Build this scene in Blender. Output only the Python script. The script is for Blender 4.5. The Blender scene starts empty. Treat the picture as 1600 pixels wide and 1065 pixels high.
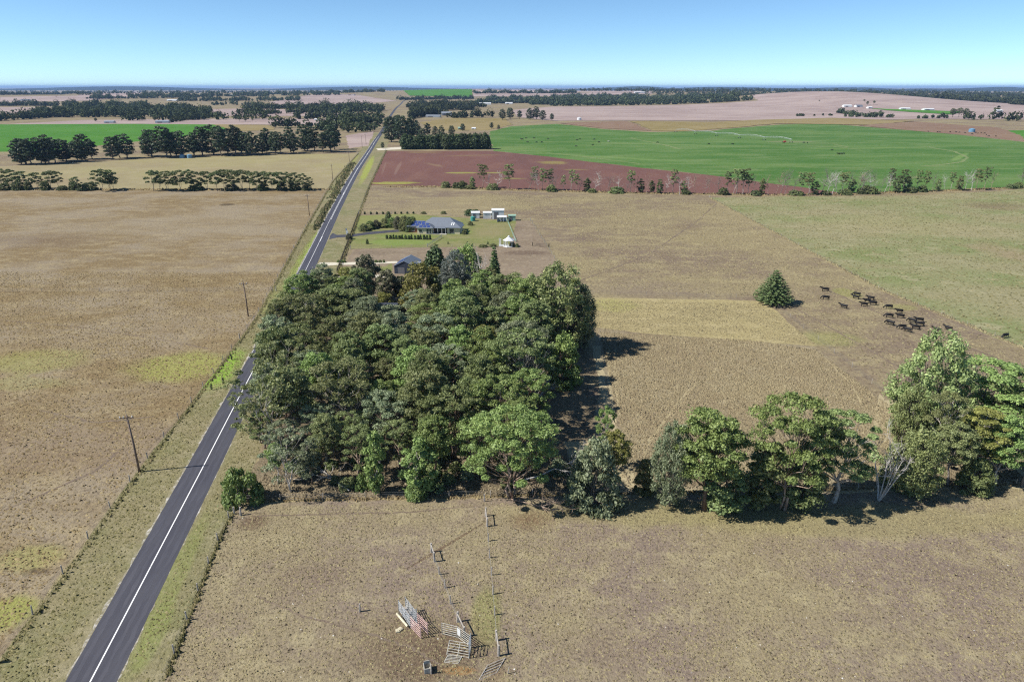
import bpy, bmesh, math, random
import numpy as np
from mathutils import Vector, Matrix
from mathutils.geometry import delaunay_2d_cdt
random.seed(7)
RNG = np.random.default_rng(7)

# ------------------------------------------------------------------ camera
scene = bpy.context.scene
COL = scene.collection
CAM_H, FPX, HORIZON = 60.0, 1067.0, 136.0
PITCH = math.atan((532.5 - HORIZON) / FPX)
cam_data = bpy.data.cameras.new('camera')
cam_data.sensor_width = 36.0
cam_data.lens = FPX * 36.0 / 1600.0
cam_data.clip_start = 1.0
cam_data.clip_end = 90000.0
cam = bpy.data.objects.new('camera', cam_data)
cam.location = (0, 0, CAM_H)
cam.rotation_euler = (math.pi / 2 - PITCH, 0, 0)
COL.objects.link(cam)
scene.camera = cam

# ------------------------------------------------------------------ sky, sun, exposure
SUN_EL = math.radians(46.0)
SUN_TRAVEL = math.radians(12.0)            # light travels along +X, a little towards +Y
world = bpy.data.worlds.new('World')
scene.world = world
world.use_nodes = True
wn = world.node_tree.nodes; wl = world.node_tree.links
wn.clear()
w_out = wn.new('ShaderNodeOutputWorld'); w_bg = wn.new('ShaderNodeBackground')
w_sky = wn.new('ShaderNodeTexSky')
w_sky.sky_type = 'NISHITA'; w_sky.sun_disc = False
w_sky.sun_elevation = SUN_EL
w_sky.sun_rotation = math.radians(270.0) - SUN_TRAVEL
w_sky.altitude = 60.0; w_sky.air_density = 0.55; w_sky.dust_density = 0.0; w_sky.ozone_density = 4.0
w_bg.inputs['Strength'].default_value = 0.105
w_tint = wn.new('ShaderNodeMix'); w_tint.data_type = 'RGBA'; w_tint.blend_type = 'MULTIPLY'; w_tint.inputs[0].default_value = 1.0
w_tint.inputs[7].default_value = (0.88, 1.01, 0.99, 1.0)
wl.new(w_sky.outputs['Color'], w_tint.inputs[6]); wl.new(w_tint.outputs[2], w_bg.inputs['Color']); wl.new(w_bg.outputs[0], w_out.inputs['Surface'])
sun_data = bpy.data.lights.new('sun', 'SUN')
sun_data.energy = 4.8
sun_data.angle = math.radians(0.53)
sun_data.color = (1.0, 0.955, 0.89)
sun = bpy.data.objects.new('sun', sun_data)
sd = Vector((math.cos(SUN_EL) * math.cos(SUN_TRAVEL), math.cos(SUN_EL) * math.sin(SUN_TRAVEL), -math.sin(SUN_EL)))
sun.rotation_euler = sd.to_track_quat('-Z', 'Y').to_euler()
sun.location = (-200, -50, 300)
COL.objects.link(sun)
scene.view_settings.view_transform = 'Standard'
scene.view_settings.look = 'None'
scene.view_settings.gamma = 1.0
scene.view_settings.exposure = 0.55
scene.view_settings.use_curve_mapping = False
scene.cycles.max_bounces = 4
scene.cycles.diffuse_bounces = 2
scene.cycles.glossy_bounces = 2
scene.cycles.transmission_bounces = 2
scene.cycles.transparent_max_bounces = 4
scene.cycles.volume_bounces = 0
scene.cycles.filter_width = 1.2
scene.cycles.use_denoising = False

# ------------------------------------------------------------------ terrain: flat near, low hills far off
HILLS = [  # x, y, sx, sy, height
    (1150, 2650, 270, 420, 41), (620, 2500, 520, 420, 5), (-2250, 3500, 700, 500, 24),
    (-900, 3700, 520, 520, 15), (-380, 4300, 420, 420, 22), (520, 4100, 700, 420, 15),
    (2300, 3300, 600, 500, 14), (1600, 4500, 1300, 380, 30), (-2400, 4700, 1500, 350, 22), (330, 1150, 210, 150, 2.5), (-330, 2000, 300, 300, 4)]
def h0(x, y):
    z = np.zeros_like(np.asarray(x, float) + np.asarray(y, float))
    for cx, cy, sx, sy, a in HILLS:
        z = z + a * np.exp(-0.5 * (((x - cx) / sx) ** 2 + ((y - cy) / sy) ** 2))
    wy = np.clip((y - 850.0) / 400.0, 0, 1) * np.clip((6000.0 - y) / 900.0, 0, 1)
    wx = np.clip((4200.0 - abs(x)) / 600.0, 0, 1)
    return z * wx * wy
def H(x, y):
    if y < 850: return 0.0
    return float(h0(float(x), float(y)))
def ray(px, py):
    s, c = math.sin(PITCH), math.cos(PITCH)
    d = Vector(((px - 800.0), FPX * c - (py - 532.5) * s, -(FPX * s + (py - 532.5) * c)))
    return d
def G(px, py, z=None):
    """photo pixel -> ground point (the ray's meeting with the terrain)"""
    d = ray(px, py)
    if z is not None:
        t = (CAM_H - z) / -d.z
        return Vector((d.x * t, d.y * t, z))
    if d.z < -1e-6:
        t = CAM_H / -d.z
        if d.y * t < 850:
            return Vector((d.x * t, d.y * t, 0.0))
    # march
    yy = 850.0; step = 8.0
    while yy < 30000:
        t = yy / d.y
        x = d.x * t; z = CAM_H + d.z * t
        if z <= H(x, yy):
            return Vector((x, yy, H(x, yy)))
        yy += step; step *= 1.004
    t = 30000 / d.y
    return Vector((d.x * t, 30000, 0))

# ------------------------------------------------------------------ helpers
def tag(o, label=None, cat=None, group=None, kind=None):
    if label: o['label'] = label
    if cat: o['category'] = cat
    if group: o['group'] = group
    if kind: o['kind'] = kind
    return o
def empty(name, loc, rz=0.0, scale=1.0):
    o = bpy.data.objects.new(name, None)
    o.location = loc; o.rotation_euler = (0, 0, rz)
    o.scale = (scale,) * 3 if not isinstance(scale, (tuple, list)) else scale
    o.empty_display_size = 0.3
    COL.objects.link(o)
    return o
def link(name, mesh, parent=None, mat=None):
    o = bpy.data.objects.new(name, mesh)
    COL.objects.link(o)
    if parent is not None: o.parent = parent
    if mat is not None:
        if len(mesh.materials) == 0: mesh.materials.append(mat)
        if mesh.materials[0] != mat:
            o.material_slots[0].link = 'OBJECT'
            o.material_slots[0].material = mat
    return o
def np_mesh(name, V, F, mat=None, smooth=False, attr=None):
    """V (n,3), F (m,k) array of one polygon size, or list of faces"""
    me = bpy.data.meshes.new(name)
    if isinstance(F, np.ndarray):
        V = np.asarray(V, np.float32); F = np.asarray(F, np.int32)
        m, k = F.shape
        me.vertices.add(len(V)); me.vertices.foreach_set('co', V.ravel())
        me.loops.add(m * k); me.loops.foreach_set('vertex_index', F.ravel())
        me.polygons.add(m)
        me.polygons.foreach_set('loop_start', np.arange(0, m * k, k, dtype=np.int32))
        me.polygons.foreach_set('loop_total', np.full(m, k, np.int32))
        if attr is not None:
            a = me.attributes.new('tint', 'FLOAT', 'FACE'); a.data.foreach_set('value', np.asarray(attr, np.float32))
        me.update(calc_edges=True)
    else:
        me.from_pydata([tuple(v) for v in V], [], [tuple(f) for f in F]); me.update()
    if smooth:
        me.polygons.foreach_set('use_smooth', np.ones(len(me.polygons), bool))
    if mat: me.materials.append(mat)
    return me
class MB:
    def __init__(self): self.v = []; self.f = []
    def add(self, vs, fs):
        b = len(self.v); self.v += [tuple(v) for v in vs]; self.f += [tuple(b + i for i in f) for f in fs]
        return self
    def box(self, c, s, rz=0.0, M=None):
        cx, cy, cz = c; hx, hy, hz = s[0] / 2, s[1] / 2, s[2] / 2
        ca, sa = math.cos(rz), math.sin(rz)
        vs = []
        for z in (-hz, hz):
            for x, y in ((-hx, -hy), (hx, -hy), (hx, hy), (-hx, hy)):
                vs.append((cx + x * ca - y * sa, cy + x * sa + y * ca, cz + z))
        if M is not None: vs = [tuple(M @ Vector(v)) for v in vs]
        return self.add(vs, [(3, 2, 1, 0), (4, 5, 6, 7), (0, 1, 5, 4), (1, 2, 6, 5), (2, 3, 7, 6), (3, 0, 4, 7)])
    def tube(self, pts, rad, sides=5, cap=True):
        pts = [Vector(p) for p in pts]; n = len(pts)
        if not isinstance(rad, (list, tuple)): rad = [rad] * n
        vs = []
        for i, p in enumerate(pts):
            d = (pts[min(i + 1, n - 1)] - pts[max(i - 1, 0)])
            if d.length < 1e-9: d = Vector((0, 0, 1))
            d.normalize()
            a = d.cross(Vector((0, 0, 1)) if abs(d.z) < 0.9 else Vector((1, 0, 0))).normalized()
            b = d.cross(a)
            for k in range(sides):
                t = 2 * math.pi * k / sides
                vs.append(p + (a * math.cos(t) + b * math.sin(t)) * rad[i])
        fs = []
        for i in range(n - 1):
            for k in range(sides):
                k2 = (k + 1) % sides
                fs.append((i * sides + k, i * sides + k2, (i + 1) * sides + k2, (i + 1) * sides + k))
        if cap:
            fs.append(tuple(range(sides - 1, -1, -1))); fs.append(tuple((n - 1) * sides + k for k in range(sides)))
        return self.add(vs, fs)
    def lathe(self, prof, sides=16, c=(0, 0, 0)):
        vs = []; n = len(prof)
        for r, z in prof:
            for k in range(sides):
                t = 2 * math.pi * k / sides
                vs.append((c[0] + r * math.cos(t), c[1] + r * math.sin(t), c[2] + z))
        fs = [(i * sides + k, i * sides + (k + 1) % sides, (i + 1) * sides + (k + 1) % sides, (i + 1) * sides + k)
              for i in range(n - 1) for k in range(sides)]
        fs.append(tuple(range(sides - 1, -1, -1))); fs.append(tuple((n - 1) * sides + k for k in range(sides)))
        return self.add(vs, fs)
    def poly(self, pts): return self.add(pts, [tuple(range(len(pts)))])
    def mesh(self, name, mat=None, smooth=False):
        return np_mesh(name, self.v, self.f, mat, smooth)
    def build(self, name, mat=None, parent=None, smooth=False):
        return link(name, self.mesh(name, mat, smooth), parent)
def instance(proto_parts, name, loc, rz=0.0, scale=1.0, mats=None):
    """proto_parts: list of (part_name, mesh, material); one Empty + one object per part, sharing the mesh"""
    e = empty(name, loc, rz, scale)
    for i, (pn, me, m) in enumerate(proto_parts):
        mm = m
        if mats and pn in mats: mm = mats[pn]
        link(pn, me, e, mm)
    return e
ORD = ['first', 'second', 'third', 'fourth', 'fifth', 'sixth', 'seventh', 'eighth', 'ninth', 'tenth', 'eleventh', 'twelfth',
       'thirteenth', 'fourteenth', 'fifteenth', 'sixteenth', 'seventeenth', 'eighteenth', 'nineteenth', 'twentieth']
def ordn(i):
    if i < 20: return ORD[i]
    tens = {2: 'twenty', 3: 'thirty', 4: 'forty', 5: 'fifty', 6: 'sixty', 7: 'seventy', 8: 'eighty', 9: 'ninety'}
    t, u = divmod(i + 1, 10)
    if u == 0: return {3: 'thirtieth', 4: 'fortieth', 5: 'fiftieth', 6: 'sixtieth', 7: 'seventieth', 8: 'eightieth'}[t]
    return tens[t] + '-' + ORD[u - 1]

# ------------------------------------------------------------------ materials
class NT:
    def __init__(self, name):
        self.m = bpy.data.materials.new(name); self.m.use_nodes = True
        self.t = self.m.node_tree; self.n = self.t.nodes; self.l = self.t.links
        self.n.clear()
        self.out = self.n.new('ShaderNodeOutputMaterial')
        self.tc = None
    def new(self, typ, **kw):
        nd = self.n.new(typ)
        for k, v in kw.items(): setattr(nd, k, v)
        return nd
    def set(self, sock, v):
        if hasattr(v, 'is_output') or isinstance(v, bpy.types.NodeSocket): self.l.new(v, sock)
        else: sock.default_value = v
    def coord(self):
        if self.tc is None: self.tc = self.new('ShaderNodeTexCoord').outputs['Object']
        return self.tc
    def noise(self, scale, detail=3, rough=0.55, vec=None, stretch=None):
        nd = self.new('ShaderNodeTexNoise')
        v = vec or self.coord()
        if stretch:
            mp = self.new('ShaderNodeMapping'); mp.inputs['Scale'].default_value = stretch[:3]
            if len(stretch) > 3: mp.inputs['Rotation'].default_value = (0, 0, stretch[3])
            self.l.new(v, mp.inputs['Vector']); v = mp.outputs['Vector']
        self.l.new(v, nd.inputs['Vector'])
        nd.inputs['Scale'].default_value = scale; nd.inputs['Detail'].default_value = detail
        nd.inputs['Roughness'].default_value = rough
        return nd.outputs['Fac']
    def ramp(self, fac, a, b, lo=0.0, hi=1.0):
        nd = self.new('ShaderNodeMapRange'); nd.interpolation_type = 'SMOOTHSTEP'
        self.set(nd.inputs['Value'], fac)
        nd.inputs['From Min'].default_value = a; nd.inputs['From Max'].default_value = b
        nd.inputs['To Min'].default_value = lo; nd.inputs['To Max'].default_value = hi
        return nd.outputs['Result']
    def mix(self, fac, a, b, mode='MIX'):
        nd = self.new('ShaderNodeMix', data_type='RGBA', blend_type=mode)
        self.set(nd.inputs[0], fac)
        for s, v in ((nd.inputs[6], a), (nd.inputs[7], b)):
            if isinstance(v, tuple): s.default_value = (*v[:3], 1.0)
            else: self.l.new(v, s)
        return nd.outputs[2]
    def math(self, op, a, b=0.0):
        nd = self.new('ShaderNodeMath', operation=op)
        self.set(nd.inputs[0], a); self.set(nd.inputs[1], b)
        return nd.outputs[0]
    def bump(self, height, dist=0.1, strength=1.0, normal=None):
        nd = self.new('ShaderNodeBump')
        nd.inputs['Distance'].default_value = dist; nd.inputs['Strength'].default_value = strength
        self.l.new(height, nd.inputs['Height'])
        if normal: self.l.new(normal, nd.inputs['Normal'])
        return nd.outputs['Normal']
    def principled(self, col, rough=0.9, spec=0.2, metal=0.0, normal=None):
        b = self.new('ShaderNodeBsdfPrincipled')
        if isinstance(col, tuple): b.inputs['Base Color'].default_value = (*col[:3], 1)
        else: self.l.new(col, b.inputs['Base Color'])
        self.set(b.inputs['Roughness'], rough)
        b.inputs['Specular IOR Level'].default_value = spec; b.inputs['Metallic'].default_value = metal
        if normal: self.l.new(normal, b.inputs['Normal'])
        self.l.new(b.outputs[0], self.out.inputs['Surface'])
        return b
    def patch(self, cx, cy, rx, ry, rot=0.0, soft=0.5, nz=0.5, nscale=0.08):
        """0..1 mask of a ragged ellipse on the ground"""
        mp = self.new('ShaderNodeMapping'); mp.vector_type = 'TEXTURE'
        mp.inputs['Location'].default_value = (cx, cy, 0); mp.inputs['Rotation'].default_value = (0, 0, rot)
        mp.inputs['Scale'].default_value = (rx, ry, 1e6)
        self.l.new(self.coord(), mp.inputs['Vector'])
        ln = self.new('ShaderNodeVectorMath', operation='LENGTH'); self.l.new(mp.outputs[0], ln.inputs[0])
        n = self.noise(nscale, 4, 0.6)
        d = self.math('ADD', ln.outputs['Value'], self.math('MULTIPLY', self.math('SUBTRACT', n, 0.5), nz * 2.5))
        return self.ramp(d, 1.0, 1.0 - soft)
def flat_mat(name, col, rough=0.7, spec=0.3, metal=0.0, var=0.12, scale=3.0):
    t = NT(name); col = tuple(x * 0.85 for x in col)
    n = t.noise(scale, 4, 0.6)
    c = t.mix(t.ramp(n, 0.3, 0.7), tuple(x * (1 - var) for x in col), tuple(min(1, x * (1 + var)) for x in col))
    t.principled(c, rough, spec, metal)
    return t.m
# ------------------------------------------------------------------ ground and paddocks
def grass_mat(name, base, alt, light, dark, big=0.02, mid=0.12, fine=1.6, spot=0.35, bump=0.16, patches=(), stretch=None, mix_big=(0.4, 0.62), bend=0.0):
    t = NT(name)
    K = lambda q: (q[0] * 0.79, q[1] * 0.775, q[2] * 0.735)     # exposure-matched soil and straw reflectance
    base, alt, light, dark = K(base), K(alt), K(light), K(dark)
    patches = [(p[0], K(p[1]), *p[2:]) for p in patches]
    nb = t.noise(big, 5, 0.62, stretch=stretch)
    c = t.mix(t.ramp(nb, *mix_big), base, alt)
    nm = t.noise(mid, 5, 0.65, stretch=stretch)
    c = t.mix(t.ramp(nm, 0.46, 0.68, 0.0, 0.7), c, light)
    for p in patches:
        m = t.patch(*p[0], **(p[3] if len(p) > 3 else {}))
        c = t.mix(t.math('MULTIPLY', m, p[2]), c, p[1])
    nf = t.noise(fine, 4, 0.7)
    nf2 = t.noise(fine * 0.31, 3, 0.6)
    c = t.mix(t.ramp(nf, 0.5, 0.68, 0.0, 0.75), c, t.mix(0.7, c, light))
    sp = t.math('MULTIPLY', t.ramp(nf, 0.49, 0.34), t.ramp(nf2, 0.38, 0.58, 0.35, 1.0))
    c = t.mix(t.math('MULTIPLY', sp, spot), c, dark)
    hgt = t.math('ADD', nf, t.math('MULTIPLY', nf2, 0.7))
    t.principled(c, 0.95, 0.05, normal=t.bump(hgt, bump, 1.0))
    return t.m
def ell(px, py, rx, ry, rot=0.0):
    g = G(px, py); return (g.x, g.y, rx, ry, rot)
TAN = (0.300, 0.236, 0.150); TAN2 = (0.262, 0.202, 0.140); STRAW = (0.44, 0.37, 0.225); SOIL = (0.085, 0.062, 0.042)
GREENISH = (0.265, 0.275, 0.095)
M_ground = grass_mat('dry_pasture', (0.305, 0.255, 0.152), (0.225, 0.174, 0.132), (0.40, 0.345, 0.20), SOIL, big=0.014, mid=0.09,
    fine=0.9, spot=0.6, bump=0.35, stretch=(1, 1.6, 1),
    patches=[(ell(915, 372, 14, 13), (0.19, 0.142, 0.118), 0.7, dict(soft=0.9)), (ell(1060, 355, 12, 9), (0.2, 0.15, 0.1), 0.5, dict(soft=0.9)), (ell(1325, 458, 5, 6), (0.30, 0.31, 0.10), 0.6), (ell(1300, 530, 10, 8), (0.30, 0.31, 0.11), 0.55),
             (ell(1410, 480, 6, 4), (0.30, 0.31, 0.10), 0.5), (ell(1470, 510, 30, 12), (0.235, 0.185, 0.15), 0.5, dict(soft=0.9)), (ell(1010, 450, 30, 14), (0.25, 0.2, 0.16), 0.5, dict(soft=0.9)), (ell(650, 320, 40, 20), (0.27, 0.22, 0.15), 0.5, dict(soft=0.9))])
M_fore = grass_mat('cropped_dry_pasture', (0.262, 0.208, 0.172), (0.318, 0.268, 0.172), (0.43, 0.375, 0.235), (0.060, 0.047, 0.038), big=0.045, mid=0.28, fine=2.4,
    spot=0.8, bump=0.2,
    patches=[(ell(760, 965, 2.2, 6), GREENISH, 0.7), (ell(1050, 800, 30, 4), (0.33, 0.30, 0.14), 0.6), (ell(1350, 812, 40, 5), (0.33, 0.30, 0.14), 0.6),
             (ell(830, 812, 5, 4), (0.17, 0.105, 0.062), 0.75, dict(soft=0.9)), (ell(690, 1035, 9, 5), (0.17, 0.125, 0.085), 0.8, dict(soft=0.9)),
             (ell(640, 1000, 10, 7), (0.17, 0.12, 0.085), 0.75, dict(soft=0.9)), (ell(700, 1010, 6, 5), (0.15, 0.105, 0.075), 0.7, dict(soft=0.9)), (ell(1500, 900, 14, 6), (0.22, 0.17, 0.145), 0.6, dict(soft=0.9)), (ell(480, 900, 9, 7), (0.22, 0.165, 0.135), 0.6, dict(soft=0.9)), (ell(950, 1010, 9, 5), (0.23, 0.175, 0.145), 0.6, dict(soft=0.9)),
             (ell(700, 850, 11, 0.35, 0.8), (0.16, 0.11, 0.075), 0.8, dict(nz=0.12)),
             (ell(395, 815, 3, 3), (0.15, 0.1, 0.07), 0.8, dict(soft=0.8)), (ell(775, 1050, 2.0, 3), (0.2, 0.14, 0.09), 0.6, dict(soft=0.8)),
             (ell(722, 1047, 2.5, 0.8), (0.35, 0.21, 0.09), 0.8)])
M_left = grass_mat('rough_dry_pasture', (0.245, 0.182, 0.100), (0.315, 0.262, 0.190), (0.40, 0.33, 0.20), (0.085, 0.06, 0.04), big=0.025, mid=0.14, fine=1.3,
    spot=0.7, bump=0.3, stretch=(1, 1.5, 1),
    patches=[(ell(285, 572, 15, 12), (0.34, 0.37, 0.10), 0.75, dict(nz=0.35)), (ell(45, 565, 17, 9), (0.33, 0.34, 0.11), 0.55),
             (ell(30, 600, 14, 5), (0.33, 0.33, 0.12), 0.4),
             (ell(45, 870, 6, 4.5), (0.34, 0.33, 0.12), 0.65), (ell(5, 960, 5, 4.5), (0.33, 0.36, 0.08), 0.7), (ell(60, 892, 3, 1.2), (0.10, 0.07, 0.05), 0.8, dict(soft=0.9)),
             (ell(90, 700, 40, 12), (0.25, 0.19, 0.14), 0.45), (ell(60, 375, 40, 22), (0.19, 0.14, 0.10), 0.55, dict(soft=0.9)),
             (ell(355, 320, 5, 5), (0.08, 0.06, 0.04), 0.8), (ell(300, 350, 90, 50), (0.34, 0.285, 0.20), 0.5, dict(soft=0.9))])
M_verge = grass_mat('verge_grass', (0.270, 0.238, 0.140), (0.215, 0.215, 0.105), (0.37, 0.33, 0.215), (0.09, 0.085, 0.035), big=0.05, mid=0.25, fine=1.6, spot=0.6,
    bump=0.22, patches=[(ell(345, 575, 5.5, 17, 0.14), (0.26, 0.46, 0.05), 0.9, dict(soft=0.6, nz=0.25)), (ell(272, 905, 1.8, 20, 0.13), (0.24, 0.27, 0.09), 0.6, dict(nz=0.3)),
             (ell(245, 985, 1.6, 8, 0.13), (0.24, 0.28, 0.09), 0.6, dict(nz=0.3)),
             (ell(480, 395, 3, 60, 0.145), (0.29, 0.40, 0.07), 0.7, dict(nz=0.3)), (ell(575, 262, 3.5, 120, 0.145), (0.36, 0.42, 0.08), 0.75, dict(nz=0.2)),
             (ell(430, 465, 4, 25, 0.14), (0.30, 0.33, 0.11), 0.6), (ell(545, 262, 3, 150, 0.14), (0.33, 0.36, 0.09), 0.5)])
M_tall = grass_mat('tall_dry_grass', (0.268, 0.214, 0.142), (0.350, 0.300, 0.200), (0.43, 0.375, 0.255), (0.13, 0.10, 0.065), big=0.04, mid=0.2, fine=1.1, spot=0.6,
    bump=0.5, patches=[(ell(1190, 610, 14, 10), (0.37, 0.31, 0.175), 0.6, dict(soft=0.9))])
M_mown = grass_mat('mown_dry_grass', (0.405, 0.345, 0.180), (0.36, 0.305, 0.165), (0.50, 0.43, 0.25), (0.13, 0.10, 0.05), big=0.05, mid=0.25, fine=1.2, spot=0.6,
    bump=0.3, patches=[(ell(960, 478, 9, 9), (0.36, 0.37, 0.12), 0.6)])
M_forest = grass_mat('woodland_litter', (0.245, 0.200, 0.135), (0.165, 0.134, 0.094), (0.36, 0.30, 0.195), (0.05, 0.035, 0.02), big=0.1, mid=0.4, fine=1.5, spot=0.7, bump=0.4)
M_light = grass_mat('greening_pasture', (0.305, 0.285, 0.165), (0.205, 0.250, 0.100), (0.40, 0.36, 0.235), (0.13, 0.13, 0.06), big=0.02, mid=0.08, fine=0.8, spot=0.6, bump=0.3, stretch=(1, 1.4, 1),
    patches=[(ell(1590, 400, 16, 40), (0.33, 0.26, 0.17), 0.8, dict(soft=0.9)), (ell(1400, 350, 60, 40), (0.35, 0.32, 0.17), 0.5, dict(soft=0.9)), (ell(1560, 322, 30, 18), (0.20, 0.15, 0.10), 0.7, dict(soft=0.9))])
M_purple = grass_mat('ploughed_red_soil', (0.190, 0.098, 0.085), (0.158, 0.085, 0.078), (0.225, 0.125, 0.10), (0.10, 0.055, 0.05), big=0.008, mid=0.05, fine=0.5, spot=0.4, bump=0.15,
    stretch=(1.0, 0.35, 1, 0.1),
    patches=[(ell(612, 286, 22, 9), (0.33, 0.34, 0.085), 0.9), (ell(720, 270, 14, 6), (0.33, 0.34, 0.09), 0.8), (ell(775, 270, 10, 5), (0.33, 0.34, 0.09), 0.7),
             (ell(660, 238, 22, 8), (0.27, 0.22, 0.10), 0.7), (ell(735, 243, 40, 4, 0.3), (0.24, 0.2, 0.09), 0.6), (ell(680, 258, 5, 22, 0.5), (0.27, 0.19, 0.12), 0.6),
             (ell(865, 254, 16, 16, 0.5), (0.30, 0.26, 0.09), 0.75), (ell(900, 265, 12, 5), (0.30, 0.26, 0.09), 0.5), (ell(800, 279, 12, 4), (0.33, 0.34, 0.09), 0.6),
             (ell(622, 262, 1.8, 60, 0.1), (0.26, 0.17, 0.14), 0.7, dict(nz=0.1)), (ell(600, 262, 1.2, 60, 0.14), (0.25, 0.16, 0.13), 0.6, dict(nz=0.1))])
M_pivot = grass_mat('irrigated_green', (0.070, 0.165, 0.034), (0.120, 0.215, 0.060), (0.185, 0.255, 0.100), (0.045, 0.12, 0.026), big=0.010, mid=0.035, fine=0.35, spot=0.45, bump=0.12, stretch=(0.6, 1.6, 1, 0.2),
    patches=[(ell(1010, 225, 130, 5, 2.8), (0.24, 0.31, 0.12), 0.6, dict(nz=0.2)), (ell(940, 245, 90, 8, -0.6), (0.20, 0.30, 0.10), 0.5), (ell(1500, 245, 60, 4, 0.9), (0.22, 0.33, 0.1), 0.6, dict(nz=0.2)),
             (ell(1240, 222, 40, 12), (0.24, 0.24, 0.14), 0.7), (ell(780, 232, 60, 20), (0.21, 0.29, 0.10), 0.5), (ell(1330, 232, 90, 6, 0.2), (0.2, 0.3, 0.09), 0.5)])
M_green2 = grass_mat('lush_green', (0.068, 0.205, 0.024), (0.085, 0.235, 0.03), (0.12, 0.25, 0.05), (0.045, 0.14, 0.02), big=0.006, mid=0.03, fine=0.3, spot=0.2, bump=0.1)
M_pink = grass_mat('pale_stubble', (0.335, 0.258, 0.245), (0.43, 0.345, 0.325), (0.48, 0.39, 0.35), (0.20, 0.14, 0.12), big=0.004, mid=0.02, fine=0.2, spot=0.35, bump=0.2, stretch=(1, 2, 1))
M_olive = grass_mat('olive_stubble', (0.255, 0.205, 0.088), (0.30, 0.24, 0.12), (0.345, 0.28, 0.14), (0.17, 0.13, 0.06), big=0.006, mid=0.03, fine=0.3, spot=0.3, bump=0.2)
M_brown = grass_mat('brown_fallow', (0.235, 0.155, 0.110), (0.27, 0.185, 0.13), (0.30, 0.215, 0.15), (0.14, 0.09, 0.06), big=0.006, mid=0.03, fine=0.3, spot=0.3, bump=0.2)
M_palegreen = grass_mat('straw_green_pasture', (0.315, 0.268, 0.160), (0.345, 0.310, 0.158), (0.39, 0.34, 0.21), (0.2, 0.17, 0.09), big=0.01, mid=0.05, fine=0.5, spot=0.3, bump=0.2,
    patches=[(ell(300, 275, 40, 30), (0.31, 0.24, 0.15), 0.6, dict(soft=0.9)), (ell(60, 285, 60, 40), (0.31, 0.24, 0.16), 0.7, dict(soft=0.9))])
M_lawn = grass_mat('garden_lawn', (0.195, 0.222, 0.078), (0.235, 0.228, 0.108), (0.30, 0.285, 0.14), (0.1, 0.12, 0.04), big=0.05, mid=0.2, fine=1.2, spot=0.3, bump=0.15,
    patches=[(ell(712, 362, 10, 7), (0.19, 0.33, 0.05), 0.7), (ell(765, 362, 14, 22), (0.29, 0.25, 0.14), 0.7, dict(soft=0.9)), (ell(620, 378, 22, 8), (0.20, 0.30, 0.07), 0.6),
             (ell(640, 370, 16, 5), (0.19, 0.31, 0.06), 0.6), (ell(590, 340, 25, 20), (0.27, 0.29, 0.10), 0.5)])
M_bare = grass_mat('bare_yard', (0.275, 0.220, 0.165), (0.235, 0.185, 0.135), (0.35, 0.29, 0.21), (0.10, 0.07, 0.05), big=0.05, mid=0.2, fine=0.8, spot=0.4, bump=0.2,
    patches=[(ell(818, 395, 12, 5), (0.13, 0.09, 0.07), 0.6), (ell(800, 358, 6, 9), (0.16, 0.12, 0.09), 0.5), (ell(590, 395, 12, 5), (0.19, 0.15, 0.11), 0.5)])
M_gravel = flat_mat('pale_gravel', (0.62, 0.57, 0.45), 0.95, 0.1, var=0.15, scale=1.5)
M_track = grass_mat('worn_track', (0.42, 0.36, 0.22), (0.45, 0.39, 0.25), (0.52, 0.45, 0.3), (0.2, 0.15, 0.09), fine=1.8, spot=0.4, bump=0.15)

# the ground itself, one sheet out to the horizon
xs = np.concatenate([[-60000, -25000, -12000, -7000], np.arange(-4200, 4201, 70), [7000, 12000, 25000, 60000]])
ys = np.concatenate([[-3000, -400, 0, 300, 600], np.arange(850, 6001, 70), [6500, 8000, 12000, 20000, 40000, 70000]])
XX, YY = np.meshgrid(xs, ys)
ZZ = np.where((YY > 850), h0(XX, YY), 0.0)
V = np.stack([XX.ravel(), YY.ravel(), ZZ.ravel()], 1)
nx, ny = len(xs), len(ys)
idx = np.arange(nx * ny).reshape(ny, nx)
Fq = np.stack([idx[:-1, :-1].ravel(), idx[:-1, 1:].ravel(), idx[1:, 1:].ravel(), idx[1:, :-1].ravel()], 1)
ground = link('ground', np_mesh('ground', V, Fq, M_ground, smooth=True)); tag(ground, kind='structure')

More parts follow.
